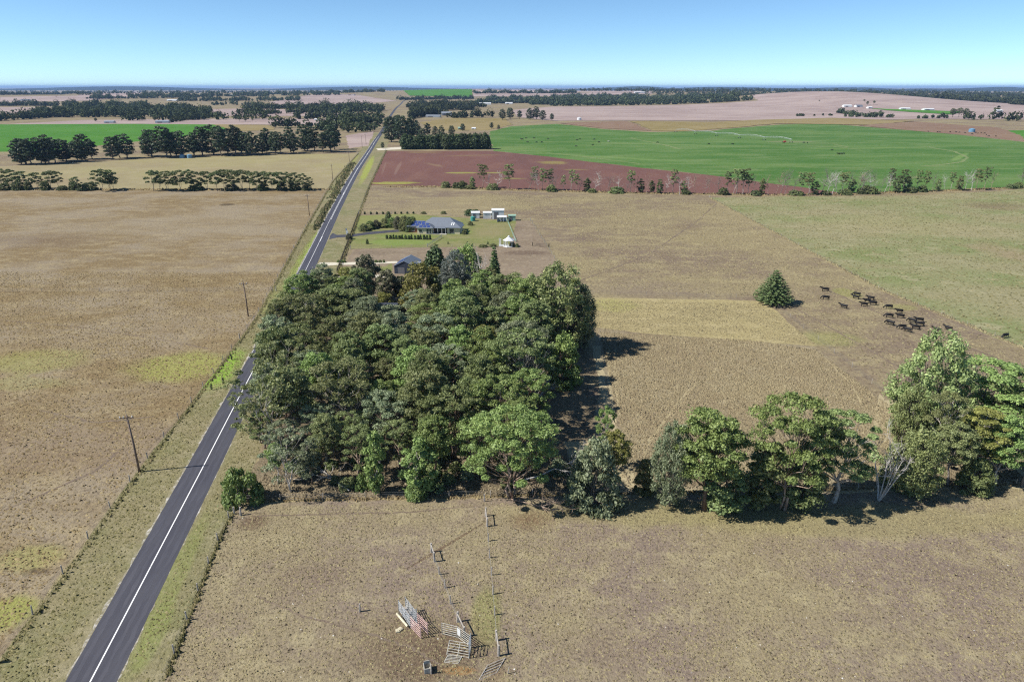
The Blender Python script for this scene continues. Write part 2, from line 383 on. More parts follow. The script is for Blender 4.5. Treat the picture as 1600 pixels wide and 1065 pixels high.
def jitter_poly(pts, step, amp, rnd):
    out = []
    n = len(pts)
    for i in range(n):
        a, b = Vector(pts[i]).to_2d(), Vector(pts[(i + 1) % n]).to_2d()
        L = (b - a).length; k = max(1, min(160, int(L / step)))
        nrm = Vector((-(b - a).y, (b - a).x)).normalized() if L > 0 else Vector((0, 0))
        for j in range(k):
            t = j / k
            out.append(a.lerp(b, t) + nrm * (rnd.uniform(-amp, amp) if j else 0))
    return out
def sheet(name, pts, mat, z=0.004, step=4.0, amp=0.5, px=True, grid=70.0):
    """a field laid on the ground; pts are photo pixels (or ground points)"""
    rnd = random.Random(hash(name) % 1000 if False else len(name) * 31 + len(pts))
    P = [G(*p) for p in pts] if px else [Vector((p[0], p[1], 0)) for p in pts]
    P2 = jitter_poly(P, step, amp, rnd)
    bm = bmesh.new()
    cv, _, cf = delaunay_2d_cdt([Vector((p.x, p.y)) for p in P2], [], [list(range(len(P2)))], 1, 1e-5)[:3]
    vs = [bm.verts.new((p.x, p.y, 0)) for p in cv]
    for f in cf:
        a, b, c = (cv[i] for i in f)
        bm.faces.new([vs[i] for i in (f if (b - a).cross(c - a) > 0 else f[::-1])])
    x0, x1 = min(p.x for p in P2), max(p.x for p in P2); y0, y1 = min(p.y for p in P2), max(p.y for p in P2)
    if y1 > 850:
        for gx in np.arange(math.ceil(x0 / grid) * grid, x1, grid):
            bmesh.ops.bisect_plane(bm, geom=bm.verts[:] + bm.edges[:] + bm.faces[:], plane_co=(gx, 0, 0), plane_no=(1, 0, 0))
        for gy in np.arange(850 + math.ceil((max(y0, 850) - 850) / grid) * grid, y1, grid):
            bmesh.ops.bisect_plane(bm, geom=bm.verts[:] + bm.edges[:] + bm.faces[:], plane_co=(0, gy, 0), plane_no=(0, 1, 0))
        for v in bm.verts: v.co.z = H(v.co.x, v.co.y) + 0.006 + (z if z < 0.1 else z * min(1.0, max(0.02, (v.co.y - 800) / 500)))
    else:
        for v in bm.verts: v.co.z = z
    me = bpy.data.meshes.new(name); bm.to_mesh(me); bm.free()
    if me.polygons and me.polygons[0].normal.z < 0: me.flip_normals()
    me.materials.append(mat)
    o = link(name, me); tag(o, kind='structure')
    return o
# road line (nearly straight, a gentle sweep)
ROAD = [(-38.5, 10), (-45.5, 56), (-47.25, 71.2), (-51.1, 94.1), (-57.2, 133.7), (-69.0, 214.5), (-78.9, 276), (-90.0, 344), (-105.2, 442), (-120.3, 543), (-142, 702), (-161, 835), (-190, 1049),
        (-256, 1500), (-355, 2250), (-445, 2950), (-500, 3600)]
def road_at(y, off=0.0):
    for (x0, y0), (x1, y1) in zip(ROAD, ROAD[1:]):
        if y <= y1:
            t = (y - y0) / (y1 - y0); return x0 + (x1 - x0) * t + off
    return ROAD[-1][0] + off
def smooth_line(ctrl, per=10.0):
    ys_ = [ctrl[0][1]]
    while ys_[-1] < ctrl[-1][1]: ys_.append(ys_[-1] + per * (1 if ys_[-1] < 1000 else 5))
    cy = np.array([c[1] for c in ctrl]); cx = np.array([c[0] for c in ctrl])
    # cardinal-like smoothing: average of linear interpolation
    lin = lambda y: np.interp(y, cy, cx)
    return [(float(np.mean([lin(y + d) for d in (-30, -15, 0, 15, 30)])) if y < 1200 else float(lin(y)), y) for y in ys_]
RL = smooth_line(ROAD)
def strip(name, off0, off1, y0, y1, mat, z, amp=0.0, kind='structure', line=RL, parent=None, seed=1):
    rnd = random.Random(seed)
    pts = [p for p in line if y0 <= p[1] <= y1]
    if amp > 0:
        fine = []
        for (xa, ya), (xb, yb) in zip(pts, pts[1:]):
            k = max(1, min(8, int((yb - ya) / (1.2 if ya < 250 else 4))))
            fine += [(xa + (xb - xa) * j / k, ya + (yb - ya) * j / k) for j in range(k)]
        pts = fine + [pts[-1]]
    V = []; F = []
    for i, (x, y) in enumerate(pts):
        a = rnd.uniform(-amp, amp); b = rnd.uniform(-amp, amp)
        V += [(x + off0 + a, y, H(x, y) + z), (x + off1 + b, y, H(x, y) + z)]
        if i: F.append((2 * i - 2, 2 * i - 1, 2 * i + 1, 2 * i))
    o = link(name, np_mesh(name, V, F, mat), parent)
    if parent is None and kind: tag(o, kind=kind)
    return o
# near paddocks (z layers 4 mm apart)
sheet('rough_paddock', [(-400, 20), (-53, 20), (-57.5, 58), (-62.5, 99), (-66.6, 138), (-71.3, 180), (-95.3, 315), (-112, 430), (-420, 427), (-700, 430), (-700, 20)], M_left, 0.004, 6, 0.6, px=False)
sheet('cropped_paddock', [(-33, 20), (-37.5, 56.5), (-42.2, 89.6), (-4, 91.2), (47.6, 93), (84, 95), (220, 100), (220, 20)], M_fore, 0.004, 3, 0.5, px=False)
vg = []
LF = [(-50, 10), (-57.2, 58.7), (-62.3, 98.3), (-66.4, 138), (-71.1, 179.5), (-95, 315), (-122, 473), (-148, 678), (-195, 1000)]
RF = [(-30, 10), (-37.6, 56.6), (-41.5, 80.5), (-42.4, 89.9), (-60.5, 229.8), (-77.2, 343.8), (-92.7, 450.8), (-127.4, 713.7), (-168, 1000)]
sheet('road_verge', LF + RF[::-1], M_verge, 0.010, 6, 0.25, px=False)
sheet('woodland_floor', [(-42.3, 90.5), (20, 92.2), (30, 93), (22, 104), (16, 130), (19, 160), (8, 206), (-57, 212)], M_forest, 0.007, 3, 0.6, px=False)
sheet('tall_grass_paddock', [(930, 665), (937, 600), (933, 545), (935, 512), (1010, 521), (1130, 530), (1272, 541), (1330, 585), (1385, 628), (1370, 680), (1330, 760), (1010, 768), (960, 760)], M_tall, 0.013, 3, 0.5)
sheet('mown_strip', [(905, 465), (1000, 466), (1195, 470), (1240, 510), (1275, 541), (1130, 530), (1010, 521), (935, 512), (900, 512)], M_mown, 0.017, 3, 0.4)
sheet('mown_edge', [(925, 540), (938, 540), (946, 600), (956, 640), (970, 690), (962, 690), (945, 640), (936, 600)], M_track, 0.030, 2, 0.2)
sheet('wheel_track', [(1374, 615), (1382, 622), (1372, 668), (1350, 700), (1342, 700), (1364, 660)], M_track, 0.022, 2, 0.2)
sheet('block_lower_grass', [(880, 690), (960, 690), (1010, 765), (1560, 757), (1380, 690), (1382, 625), (1395, 625), (1640, 755), (1640, 764), (900, 776)], M_track, 0.015, 3, 0.5)
sheet('greening_paddock', [(114, 399), (150, 402), (240, 408), (330, 436), (700, 470), (700, 150), (126, 152), (117, 206)], M_light, 0.007, 5, 0.7, px=False)
sheet('ploughed_field', [(575, 289), (601, 236), (770, 236), (840, 243), (900, 250), (1000, 262), (1120, 275), (1250, 292), (1330, 303), (1200, 304), (1000, 301), (800, 297), (690, 292)], M_purple, 0.009, 10, 1.0)
sheet('irrigated_field', [(765, 206), (800, 198), (870, 194), (940, 202), (1015, 207), (1110, 205), (1160, 200), (1220, 195), (1280, 193), (1340, 198), (1420, 204), (1500, 211), (1600, 222), (1700, 232),
      (1800, 296), (1600, 294), (1450, 299), (1330, 303), (1250, 292), (1120, 275), (1000, 262), (900, 250), (840, 243), (770, 236)], M_pivot, 0.3, 14, 2.0)
sheet('irrigated_field', [(1555, 205), (1640, 203), (1760, 225), (1620, 223)], M_green2, 0.45, 14, 2.0)
sheet('straw_paddock', [(-700, 433), (-420, 430), (-113, 432), (-122, 473), (-148, 678), (-200, 672), (-300, 640), (-420, 560), (-700, 560)], M_palegreen, 0.007, 8, 1.0, px=False)
sheet('green_paddock', [(-60, 195), (200, 194), (330, 195), (365, 200), (300, 213), (180, 225), (60, 237), (-80, 238)], M_green2, 0.35, 14, 2.0)
sheet('olive_paddock', [(330, 195), (420, 196), (430, 203), (365, 206), (350, 200)], M_olive, 0.5, 14, 2.0)
sheet('lawn', [(560, 337), (640, 334), (760, 343), (806, 345), (797, 383), (740, 385), (545, 389), (549, 362)], M_lawn, 0.017, 3, 0.5)
sheet('bare_paddock', [(552, 389), (740, 385), (797, 383), (808, 345), (829, 345), (853, 383), (872, 412), (885, 470), (640, 470), (535, 420)], M_bare, 0.013, 3, 0.5)
sheet('lawn_strip', [(525, 426), (612, 424), (612, 410), (602, 416), (532, 417)], M_lawn, 0.021, 2, 0.3)
# far paddocks
FARZ = 0.35
sheet('stubble_field', [(560, 209), (585, 206), (575, 228), (545, 232), (540, 212)], M_pink, 0.012, 10, 1.0)
sheet('stubble_field', [(80, 1330), (300, 1330), (560, 1330), (800, 1420), (1100, 1400), (1500, 1330), (1700, 1700), (1700, 2300), (1450, 2900), (1150, 3100), (880, 2700), (800, 2350), (350, 2250), (120, 2200), (0, 1900), (10, 1500)], M_pink, FARZ, 30, 3, px=False)
sheet('olive_stubble', [(985, 190), (1110, 192), (1180, 188), (1300, 185), (1430, 190), (1350, 196), (1215, 194), (1150, 200), (1070, 206), (1020, 205)], M_olive, FARZ + .35, 20, 3)
sheet('brown_fallow', [(875, 193), (980, 190), (1018, 205), (940, 201)], M_brown, FARZ + .3, 20, 3)
sheet('brown_fallow', [(1340, 197), (1430, 191), (1560, 200), (1600, 215), (1600, 221), (1500, 211), (1420, 204)], M_brown, FARZ + .3, 20, 3)
sheet('olive_stubble', [(655, 192), (700, 185), (790, 185), (800, 196), (760, 204), (690, 204)], M_olive, FARZ, 20, 3)
sheet('green_paddock', [(1360, 170), (1500, 175), (1490, 180), (1385, 173)], M_green2, FARZ + .6, 20, 3)
sheet('green_paddock', [(630, 142), (735, 139), (738, 152), (640, 150)], M_green2, FARZ + .6, 20, 3)
sheet('stubble_field', [(0, 152), (120, 150), (210, 142), (240, 150), (130, 158), (0, 160)], M_pink, FARZ, 20, 3)
sheet('stubble_field', [(420, 160), (500, 147), (560, 149), (620, 158), (570, 162), (440, 165)], M_pink, FARZ, 20, 3)
sheet('stubble_field', [(60, 192), (130, 188), (400, 186), (540, 186), (540, 196), (330, 195), (200, 194), (0, 195)], M_pink, FARZ, 20, 3)
sheet('stubble_field', [(0, 168), (85, 168), (85, 176), (0, 180)], M_pink, FARZ, 20, 3)
sheet('stubble_field', [(250, 172), (380, 170), (560, 175), (560, 182), (330, 182)], M_pink, FARZ, 20, 3)
sheet('stubble_field', [(735, 139), (1000, 139), (1020, 147), (900, 150), (740, 151)], M_pink, FARZ, 20, 3, grid=210)

# ------------------------------------------------------------------ road
def asphalt_mat():
    t = NT('asphalt')
    n1 = t.noise(0.15, 4, 0.6, stretch=(3.5, 0.35, 1, 0.14)); n2 = t.noise(9.0, 3, 0.7); n3 = t.noise(0.7, 4, 0.6, stretch=(1, 0.12, 1, 0.14))
    c = t.mix(t.ramp(n1, 0.35, 0.68), (0.049, 0.048, 0.061), (0.068, 0.067, 0.078))
    c = t.mix(t.ramp(n3, 0.5, 0.75, 0, 0.35), c, (0.089, 0.085, 0.092))
    c = t.mix(t.ramp(n2, 0.35, 0.7, 0, 0.4), c, (0.033, 0.033, 0.041))
    t.principled(c, 0.72, 0.35, normal=t.bump(n2, 0.01))
    return t.m
M_asphalt = asphalt_mat()
def paint_mat():
    t = NT('road_paint')
    n = t.noise(2.5, 5, 0.7)
    c = t.mix(t.ramp(n, 0.28, 0.45), (0.42, 0.41, 0.40), (0.80, 0.80, 0.78))
    t.principled(c, 0.7, 0.2); return t.m
M_paint = paint_mat()
road = strip('road', -2.78, 2.78, 10, 3600, M_asphalt, 0.025, amp=0.035)
M_shoulder = grass_mat('gravel_shoulder', (0.33, 0.30, 0.22), (0.26, 0.24, 0.14), (0.72, 0.70, 0.70), (0.14, 0.12, 0.08), big=0.12, mid=0.6, fine=2.0, spot=0.5, bump=0.1)
M_worn = NT('worn_asphalt')
_n = M_worn.noise(0.5, 5, 0.7, stretch=(2.0, 0.15, 1, 0.14)); _n2 = M_worn.noise(9.0, 3, 0.7)
_c = M_worn.mix(M_worn.ramp(_n, 0.35, 0.65), (0.058, 0.057, 0.070), (0.078, 0.076, 0.088))
M_worn.principled(M_worn.mix(M_worn.ramp(_n2, 0.35, 0.7, 0, 0.4), _c, (0.04, 0.04, 0.05)), 0.65, 0.35); M_worn = M_worn.m
for k, (o0, o1) in enumerate(((-2.25, -1.65), (-1.05, -0.55), (0.75, 1.2), (1.75, 2.3))):
    strip('wheel_path', o0, o1, 10, 900, M_worn, 0.029, amp=0.12, parent=road, seed=20 + k)
strip('road_shoulder', -3.1, -2.6, 10, 1100, M_shoulder, 0.0205, amp=0.3, seed=3)
strip('road_shoulder', 2.6, 2.85, 10, 1100, M_shoulder, 0.0205, amp=0.16, seed=4)
strip('center_line', -0.16, 0.0, 10, 208, M_paint, 0.033, parent=road, seed=5)
for k, y in enumerate(range(215, 1040, 13)):
    if y < 880: strip('center_line', -0.19, -0.03, y, y + 9.9 if y % 2 else y + 10.1, M_paint, 0.033, parent=road)
strip('center_line', 0.12, 0.26, 330, 930, M_paint, 0.033, parent=road)
strip('center_line', -0.30, -0.18, 215, 880, M_paint, 0.033, parent=road)
strip('edge_line', -2.66, -2.58, 150, 900, M_paint, 0.033, parent=road)
# driveways
sheet('driveway', [(516, 368), (520, 364), (526, 367), (548, 366.5), (575, 362.5), (600, 360.5), (640, 357), (640, 361), (603, 364), (575, 366.5), (550, 370), (528, 371), (514, 374)], M_asphalt, 0.038, 3, 0.15)
sheet('driveway', [(494, 416), (500, 410), (530, 410), (620, 408), (622, 411), (560, 413.5), (530, 414), (490, 416.5)], M_gravel, 0.038, 3, 0.15)
sheet('driveway', [(527, 432), (532, 428.5), (570, 429), (610, 430), (610, 435), (560, 433), (527, 433)], M_gravel, 0.038, 3, 0.15)
sheet('driveway', [(588, 232), (640, 229), (640, 233), (590, 235)], M_gravel, 0.038, 5, 0.3)

def track(pxs, w, mat, z=0.05):
    pts = [G(*p) for p in pxs]; fine = []
    for a, b in zip(pts, pts[1:]):
        k = 12; fine += [a.lerp(b, j / k) + Vector((random.gauss(0, .25), random.gauss(0, .25), 0)) * min(w, 1.0) for j in range(k)]
    fine.append(pts[-1]); V = []; F = []
    for i, p in enumerate(fine):
        d = (fine[min(i + 1, len(fine) - 1)] - fine[max(0, i - 1)]).xy.normalized(); n = Vector((-d.y, d.x)); q = w * random.uniform(0.7, 1.3) / 2
        for s in (-1, 1):
            x, y = p.x + n.x * q * s, p.y + n.y * q * s; V.append((x, y, H(x, y) + z + (0.35 * min(1, max(0.02, (y - 800) / 500)) if y > 850 else 0.01)))
        if i: F.append((2 * i - 2, 2 * i - 1, 2 * i + 1, 2 * i))
    tag(link('wheel_track', np_mesh('wheel_track', V, F, mat)), kind='structure')
M_arc = grass_mat('crushed_crop', (0.22, 0.27, 0.12), (0.17, 0.25, 0.09), (0.28, 0.30, 0.16), (0.1, 0.15, 0.05), big=0.02, mid=0.08, fine=0.4)
for px_, w_ in (([(985, 216), (1010, 221), (1040, 227), (1062, 233)], 3), ([(1222, 226), (1260, 228), (1300, 229), (1345, 234)], 3), ([(1450, 230), (1492, 237), (1512, 246), (1503, 253), (1475, 257), (1440, 260)], 3), ([(770, 233), (840, 237), (920, 246), (1000, 256)], 3), ([(1240, 224), (1300, 225), (1325, 230)], 2.5)):
    track(px_, w_, M_arc)
track([(1090, 338), (1200, 352), (1330, 361), (1500, 367), (1620, 370)], 0.7, M_track, 0.02)
track([(1012, 690), (1075, 610), (1110, 588), (1120, 574)], 0.5, M_track, 0.02)
track([(1110, 600), (1150, 630), (1180, 655)], 0.5, M_track, 0.02)
for px_ in ([(951, 545), (951, 575), (953, 610), (962, 660)], [(961, 545), (961, 575), (962, 600), (968, 650)], [(1290, 560), (1330, 600), (1352, 640)], [(1100, 530), (1180, 545), (1260, 552)]):
    track(px_, 0.45, M_track, 0.02)
M_stock = grass_mat('stock_track', (0.20, 0.155, 0.125), (0.235, 0.185, 0.14), (0.3, 0.25, 0.18), (0.08, 0.06, 0.045), fine=2.0, spot=0.5)
for px_ in ([(690, 1040), (640, 1010), (560, 985), (470, 960), (400, 930)], [(745, 790), (640, 800), (520, 802), (400, 806)]):
    track(px_, 0.32, M_stock, 0.008)
for px_ in ([(0, 800), (70, 770), (150, 735), (190, 700)], [(0, 500), (120, 510), (250, 530), (330, 545)], [(60, 640), (150, 660), (240, 650)], [(0, 350), (200, 345), (400, 352), (470, 345)]):
    track(px_, 0.5, M_stock, 0.008)
for px_ in ([(1240, 480), (1330, 530), (1400, 570)], [(1290, 452), (1400, 500), (1560, 560)], [(900, 440), (1010, 400), (1090, 345), (1120, 318)], [(820, 340), (950, 330), (1100, 318)]):
    track(px_, 0.6, M_stock, 0.008)
# ------------------------------------------------------------------ vegetation prototypes (meshes shared by all copies)
def leaf_mat(name, c1, c2, tip=None, transl=0.3, rough=0.5, spec=0.3, var=0.22):
    t = NT(name)
    a = t.new('ShaderNodeAttribute', attribute_name='tint').outputs['Fac']
    oi = t.new('ShaderNodeObjectInfo').outputs['Random']
    c = t.mix(a, c1, c2)
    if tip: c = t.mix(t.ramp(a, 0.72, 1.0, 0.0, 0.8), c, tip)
    hsv = t.new('ShaderNodeHueSaturation')
    t.l.new(c, hsv.inputs['Color'])
    t.l.new(t.math('ADD', t.math('MULTIPLY', oi, 0.03), 0.488), hsv.inputs['Hue'])
    t.l.new(t.math('ADD', t.math('MULTIPLY', oi, 2.4 * var), 1.26 - 1.2 * var), hsv.inputs['Value'])
    hsv.inputs['Saturation'].default_value = 0.9
    col = hsv.outputs['Color']
    b = t.new('ShaderNodeBsdfPrincipled')
    t.l.new(col, b.inputs['Base Color']); b.inputs['Roughness'].default_value = rough; b.inputs['Specular IOR Level'].default_value = spec
    tr = t.new('ShaderNodeBsdfTranslucent'); t.l.new(t.mix(0.5, col, (0.10, 0.14, 0.02)), tr.inputs['Color'])
    mx = t.new('ShaderNodeMixShader'); mx.inputs[0].default_value = transl
    t.l.new(b.outputs[0], mx.inputs[1]); t.l.new(tr.outputs[0], mx.inputs[2])
    t.l.new(mx.outputs[0], t.out.inputs['Surface'])
    return t.m
def bark_mat(name, c1, c2, scale=2.0):
    t = NT(name)
    n = t.noise(scale, 4, 0.65, stretch=(3, 3, 0.5))
    t.principled(t.mix(t.ramp(n, 0.38, 0.62), c1, c2), 0.85, 0.15, normal=t.bump(n, 0.03))
    return t.m
L_euc = leaf_mat('gum_leaves', (0.106, 0.139, 0.044), (0.258, 0.309, 0.099), (0.361, 0.412, 0.131))
L_olive = leaf_mat('olive_gum_leaves', (0.110, 0.125, 0.045), (0.255, 0.269, 0.094), (0.347, 0.347, 0.123))
L_grey = leaf_mat('grey_gum_leaves', (0.118, 0.144, 0.074), (0.276, 0.312, 0.165), (0.364, 0.400, 0.210))
L_bright = leaf_mat('bright_gum_leaves', (0.109, 0.161, 0.037), (0.277, 0.367, 0.090), (0.386, 0.463, 0.121))
L_yellow = leaf_mat('golden_gum_leaves', (0.118, 0.118, 0.025), (0.286, 0.269, 0.059), (0.403, 0.358, 0.086))
L_dark = leaf_mat('dark_pine_needles', (0.024, 0.040, 0.020), (0.072, 0.102, 0.044), (0.11, 0.14, 0.055), transl=0.12)
L_hedge = leaf_mat('cypress_foliage', (0.026, 0.042, 0.015), (0.080, 0.112, 0.034), (0.14, 0.165, 0.05), transl=0.12)
L_willow = leaf_mat('poplar_leaves', (0.146, 0.185, 0.059), (0.336, 0.386, 0.129), (0.448, 0.470, 0.162), transl=0.3)
L_silver = leaf_mat('silver_leaves', (0.10, 0.120, 0.100), (0.27, 0.30, 0.265), (0.38, 0.41, 0.37))
L_brown = leaf_mat('casuarina_foliage', (0.090, 0.087, 0.053), (0.207, 0.193, 0.112), (0.280, 0.263, 0.152))
L_norfolk = leaf_mat('norfolk_needles', (0.055, 0.085, 0.026), (0.160, 0.205, 0.066), (0.26, 0.30, 0.10), transl=0.15)
L_shrub = leaf_mat('shrub_leaves', (0.087, 0.134, 0.032), (0.224, 0.308, 0.076), (0.325, 0.392, 0.105))
L_tea = leaf_mat('coast_tea_tree_leaves', (0.062, 0.081, 0.029), (0.162, 0.190, 0.067), (0.235, 0.252, 0.086))
B_white = bark_mat('white_gum_bark', (0.58, 0.55, 0.50), (0.36, 0.30, 0.24))
B_brown = bark_mat('brown_bark', (0.20, 0.135, 0.095), (0.11, 0.078, 0.058))
B_pink = bark_mat('mottled_gum_bark', (0.42, 0.34, 0.27), (0.24, 0.15, 0.105))
B_dead = bark_mat('bleached_dead_wood', (0.60, 0.57, 0.53), (0.40, 0.36, 0.32))
B_grey = bark_mat('grey_bark', (0.26, 0.23, 0.20), (0.15, 0.13, 0.11))

def leaves(C, R, n, size, rng, shell=0.55, lowcut=-0.45, nmix=0.75, aspect=0.62, ctint=None):
    C = np.asarray(C, float); R = np.asarray(R, float); k = len(C)
    ids = np.repeat(np.arange(k), n)
    N = len(ids)
    z = rng.uniform(lowcut, 1.0, N); ph = rng.uniform(0, 2 * np.pi, N); q = np.sqrt(1 - z * z)
    d = np.stack([q * np.cos(ph), q * np.sin(ph), z], 1)
    r = rng.uniform(shell, 1.0, N) * rng.uniform(0.9, 1.12, N)
    r = r * np.where(rng.random(N) < 0.14, rng.uniform(1.05, 1.45, N), 1.0)
    pos = C[ids] + d * R[ids] * r[:, None]
    nr = d / R[ids]; nr /= np.linalg.norm(nr, axis=1)[:, None]
    nr = nr + np.array([0, 0, 0.3]) + rng.normal(0, nmix, (N, 3)); nr /= np.linalg.norm(nr, axis=1)[:, None]
    a = np.cross(nr, rng.normal(0, 1, (N, 3))); a /= np.linalg.norm(a, axis=1)[:, None] + 1e-9
    b = np.cross(nr, a)
    s = size * rng.uniform(0.6, 1.3, N)
    a = a * s[:, None]; b = b * (s * aspect)[:, None]
    bend = nr * (s * rng.uniform(-0.25, 0.25, N))[:, None]
    V = np.stack([pos - a, pos - b * rng.uniform(0.7, 1.2, (N, 1)) + bend, pos + a, pos + b * rng.uniform(0.7, 1.2, (N, 1)) + bend], 1).reshape(-1, 3)
    F = np.arange(4 * N).reshape(N, 4)
    if ctint is None: ctint = rng.uniform(0, 1, k)
    tint = np.clip(0.45 * np.asarray(ctint)[ids] + 0.55 * rng.uniform(0, 1, N), 0, 1)
    return V, F, tint
def crown_mesh(name, parts):
    Vs, Fs, Ts = [], [], []; off = 0
    for V, F, T in parts:
        Vs.append(V); Fs.append(F + off); Ts.append(T); off += len(V)
    return np_mesh(name, np.concatenate(Vs), np.concatenate(Fs), attr=np.concatenate(Ts))
def spread(n, gen, rng, k=10):
    pts = [gen()]
    while len(pts) < n:
        c = [gen() for _ in range(k)]
        P = np.array(pts)
        best = max(c, key=lambda q: np.min(np.sum((P - np.array(q)) ** 2, 1)))
        pts.append(best)
    return np.array(pts)
def wig(a, b, rng, amp, n=4, up=0.0):
    a, b = np.array(a, float), np.array(b, float)
    out = []
    for i in range(n + 1):
        t = i / n
        p = a * (1 - t) + b * t
        p[2] += up * math.sin(math.pi * t)
        if 0 < i < n: p = p + rng.normal(0, amp, 3)
        out.append(p)
    return out
def make_tree(name, seed, H=14.0, cb=0.45, R=3.6, n=26, cr=(1.3, 0.85), per=240, leaf=0.34, tr=0.22, style='dome', stems=1, limb=0.45, shell=0.55, lowcut=-0.35, nmix=0.75, twigs=True, flare=1.0):
    rng = np.random.default_rng(seed)
    zb = H * cb
    def gen():
        while True:
            if style == 'dome':
                ph = rng.uniform(0, 2 * np.pi); u = rng.uniform(0.0, 1.0); rr = rng.uniform(0.72, 1.0) if rng.random() < 0.8 else rng.uniform(0.1, 0.7)
                z = zb + (H - zb) * (u ** 0.85); w = math.sqrt(max(0.02, 1 - (u * 0.98) ** 2.0)) * (0.72 + 0.28 * min(1, u * 3))
                return (R * w * rr * math.cos(ph), R * w * rr * math.sin(ph), z - cr[1])
            if style == 'umbrella':
                ph = rng.uniform(0, 2 * np.pi); rr = math.sqrt(rng.uniform(0, 1)); lay = rng.choice([1.0, 0.8, 0.58], p=[0.5, 0.3, 0.2])
                z = H * lay - 0.16 * H * rr * rr + rng.uniform(-0.4, 0.2)
                return (R * rr * math.cos(ph), R * rr * math.sin(ph), z - cr[1])
            if style == 'column':
                ph = rng.uniform(0, 2 * np.pi); u = rng.uniform(0, 1); w = (math.sin(math.pi * min(1, 0.12 + u * 0.86)) ** 0.6); rr = math.sqrt(rng.uniform(0.15, 1))
                return (R * w * rr * math.cos(ph), R * w * rr * math.sin(ph), zb + (H - zb) * u - cr[1] * 0.7)
            if style == 'sparse':
                ph = rng.uniform(0, 2 * np.pi); rr = math.sqrt(rng.uniform(0, 1)); u = rng.beta(2.0, 1.0)
                return (R * rr * math.cos(ph), R * rr * math.sin(ph), zb + (H - zb) * u - cr[1])
            if style == 'mound':
                ph = rng.uniform(0, 2 * np.pi); u = rng.uniform(0, 1); rr = math.sqrt(1 - u * u) * rng.uniform(0.7, 1.0)
                return (R * rr * math.cos(ph), R * rr * math.sin(ph), max(cr[1] * 0.3, (H - cr[1]) * u))
    C = spread(n, gen, rng)
    sc = np.clip(rng.lognormal(-0.03, 0.30, n), 0.45, 1.65)
    Rr = np.stack([cr[0] * sc, cr[0] * sc * rng.uniform(0.8, 1.2, n), cr[1] * sc], 1)
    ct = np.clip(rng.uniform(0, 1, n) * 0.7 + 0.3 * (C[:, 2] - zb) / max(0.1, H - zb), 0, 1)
    crown = crown_mesh(name + '_crown', [leaves(C, Rr, per, leaf, rng, shell, lowcut, nmix, ctint=ct)])
    mb = MB()
    roots = []
    for s in range(stems):
        ang = rng.uniform(0, 2 * np.pi); lean = (0.10 if stems == 1 else 0.28) * R
        top = np.array([lean * math.cos(ang), lean * math.sin(ang), H * 0.86 if stems == 1 else H * rng.uniform(0.6, 0.85)])
        b0 = np.array([0.0, 0, -0.25]) + (rng.normal(0, 0.25, 3) * np.array([1, 1, 0]) if stems > 1 else 0)
        path = wig(b0, top, rng, 0.02 * H, 6)
        r0 = tr / math.sqrt(stems) * rng.uniform(0.85, 1.2)
        rad = [r0 * (1.35 * flare if i == 0 else 1 - 0.82 * i / 6) for i in range(7)]
        mb.tube(path, rad, 6); roots.append((path, rad))
    order = np.argsort(-C[:, 2])
    for ci in order:
        c = C[ci]
        path, rad = min(roots, key=lambda q: np.sum((q[0][4][:2] - c[:2]) ** 2))
        dist = math.hypot(c[0], c[1])
        z0 = max(H * cb * 0.55, min(c[2] - dist * (0.55 + limb), H * 0.8))
        zs = np.array([p[2] for p in path]); t = float(np.interp(z0, zs, np.arange(7)))
        i = min(5, int(t)); fr = t - i
        p0 = path[i] * (1 - fr) + path[i + 1] * fr
        rr = (rad[i] * (1 - fr) + rad[min(6, i + 1)] * fr) * 0.55
        q = wig(p0, c, rng, 0.05 * max(1, dist), 3, up=-0.06 * dist)
        mb.tube(q, [rr, rr * 0.75, rr * 0.5, max(0.012, rr * 0.2)], 4, cap=False)
        if twigs:
            for _ in range(3):
                e = c + rng.normal(0, 0.6, 3) * Rr[ci]
                mb.tube([q[2], (q[2] + e) / 2 + rng.normal(0, 0.1, 3), e], [rr * 0.4, rr * 0.25, 0.012], 3, cap=False)
    trunk = mb.mesh(name + '_trunk', smooth=True)
    return trunk, crown
def make_dead(name, seed, H=9.0, R=2.5, tr=0.14, stems=1, nb=16):
    rng = np.random.default_rng(seed); mb = MB()
    def grow(p, d, L, r, lev):
        n = 4; pts = [np.array(p)]; dd = np.array(d)
        for i in range(n):
            dd = dd + rng.normal(0, 0.13, 3); dd[2] += 0.05; dd /= np.linalg.norm(dd)
            pts.append(pts[-1] + dd * L / n)
        mb.tube(pts, [r * (1 - 0.65 * i / n) for i in range(n + 1)], 4, cap=False)
        if lev < 3:
            for k in range({0: nb, 1: 5, 2: 3}[lev] // (1 if lev else stems)):
                i = rng.integers(1 if lev else 2, n + 1); dn = dd * 0.75 + rng.normal(0, 0.55, 3); dn[2] = abs(dn[2]) * (1 if lev == 0 else 0.8); dn /= np.linalg.norm(dn)
                grow(pts[i], dn, L * rng.uniform(0.3, 0.5), r * 0.42, lev + 1)
    for s in range(stems):
        a = rng.uniform(0, 6.28); t = 0.12 if stems == 1 else 0.55
        grow((0, 0, -0.2), (t * math.cos(a), t * math.sin(a), 1), H * 0.75, tr / math.sqrt(stems), 0)
    return mb.mesh(name + '_trunk', smooth=True)
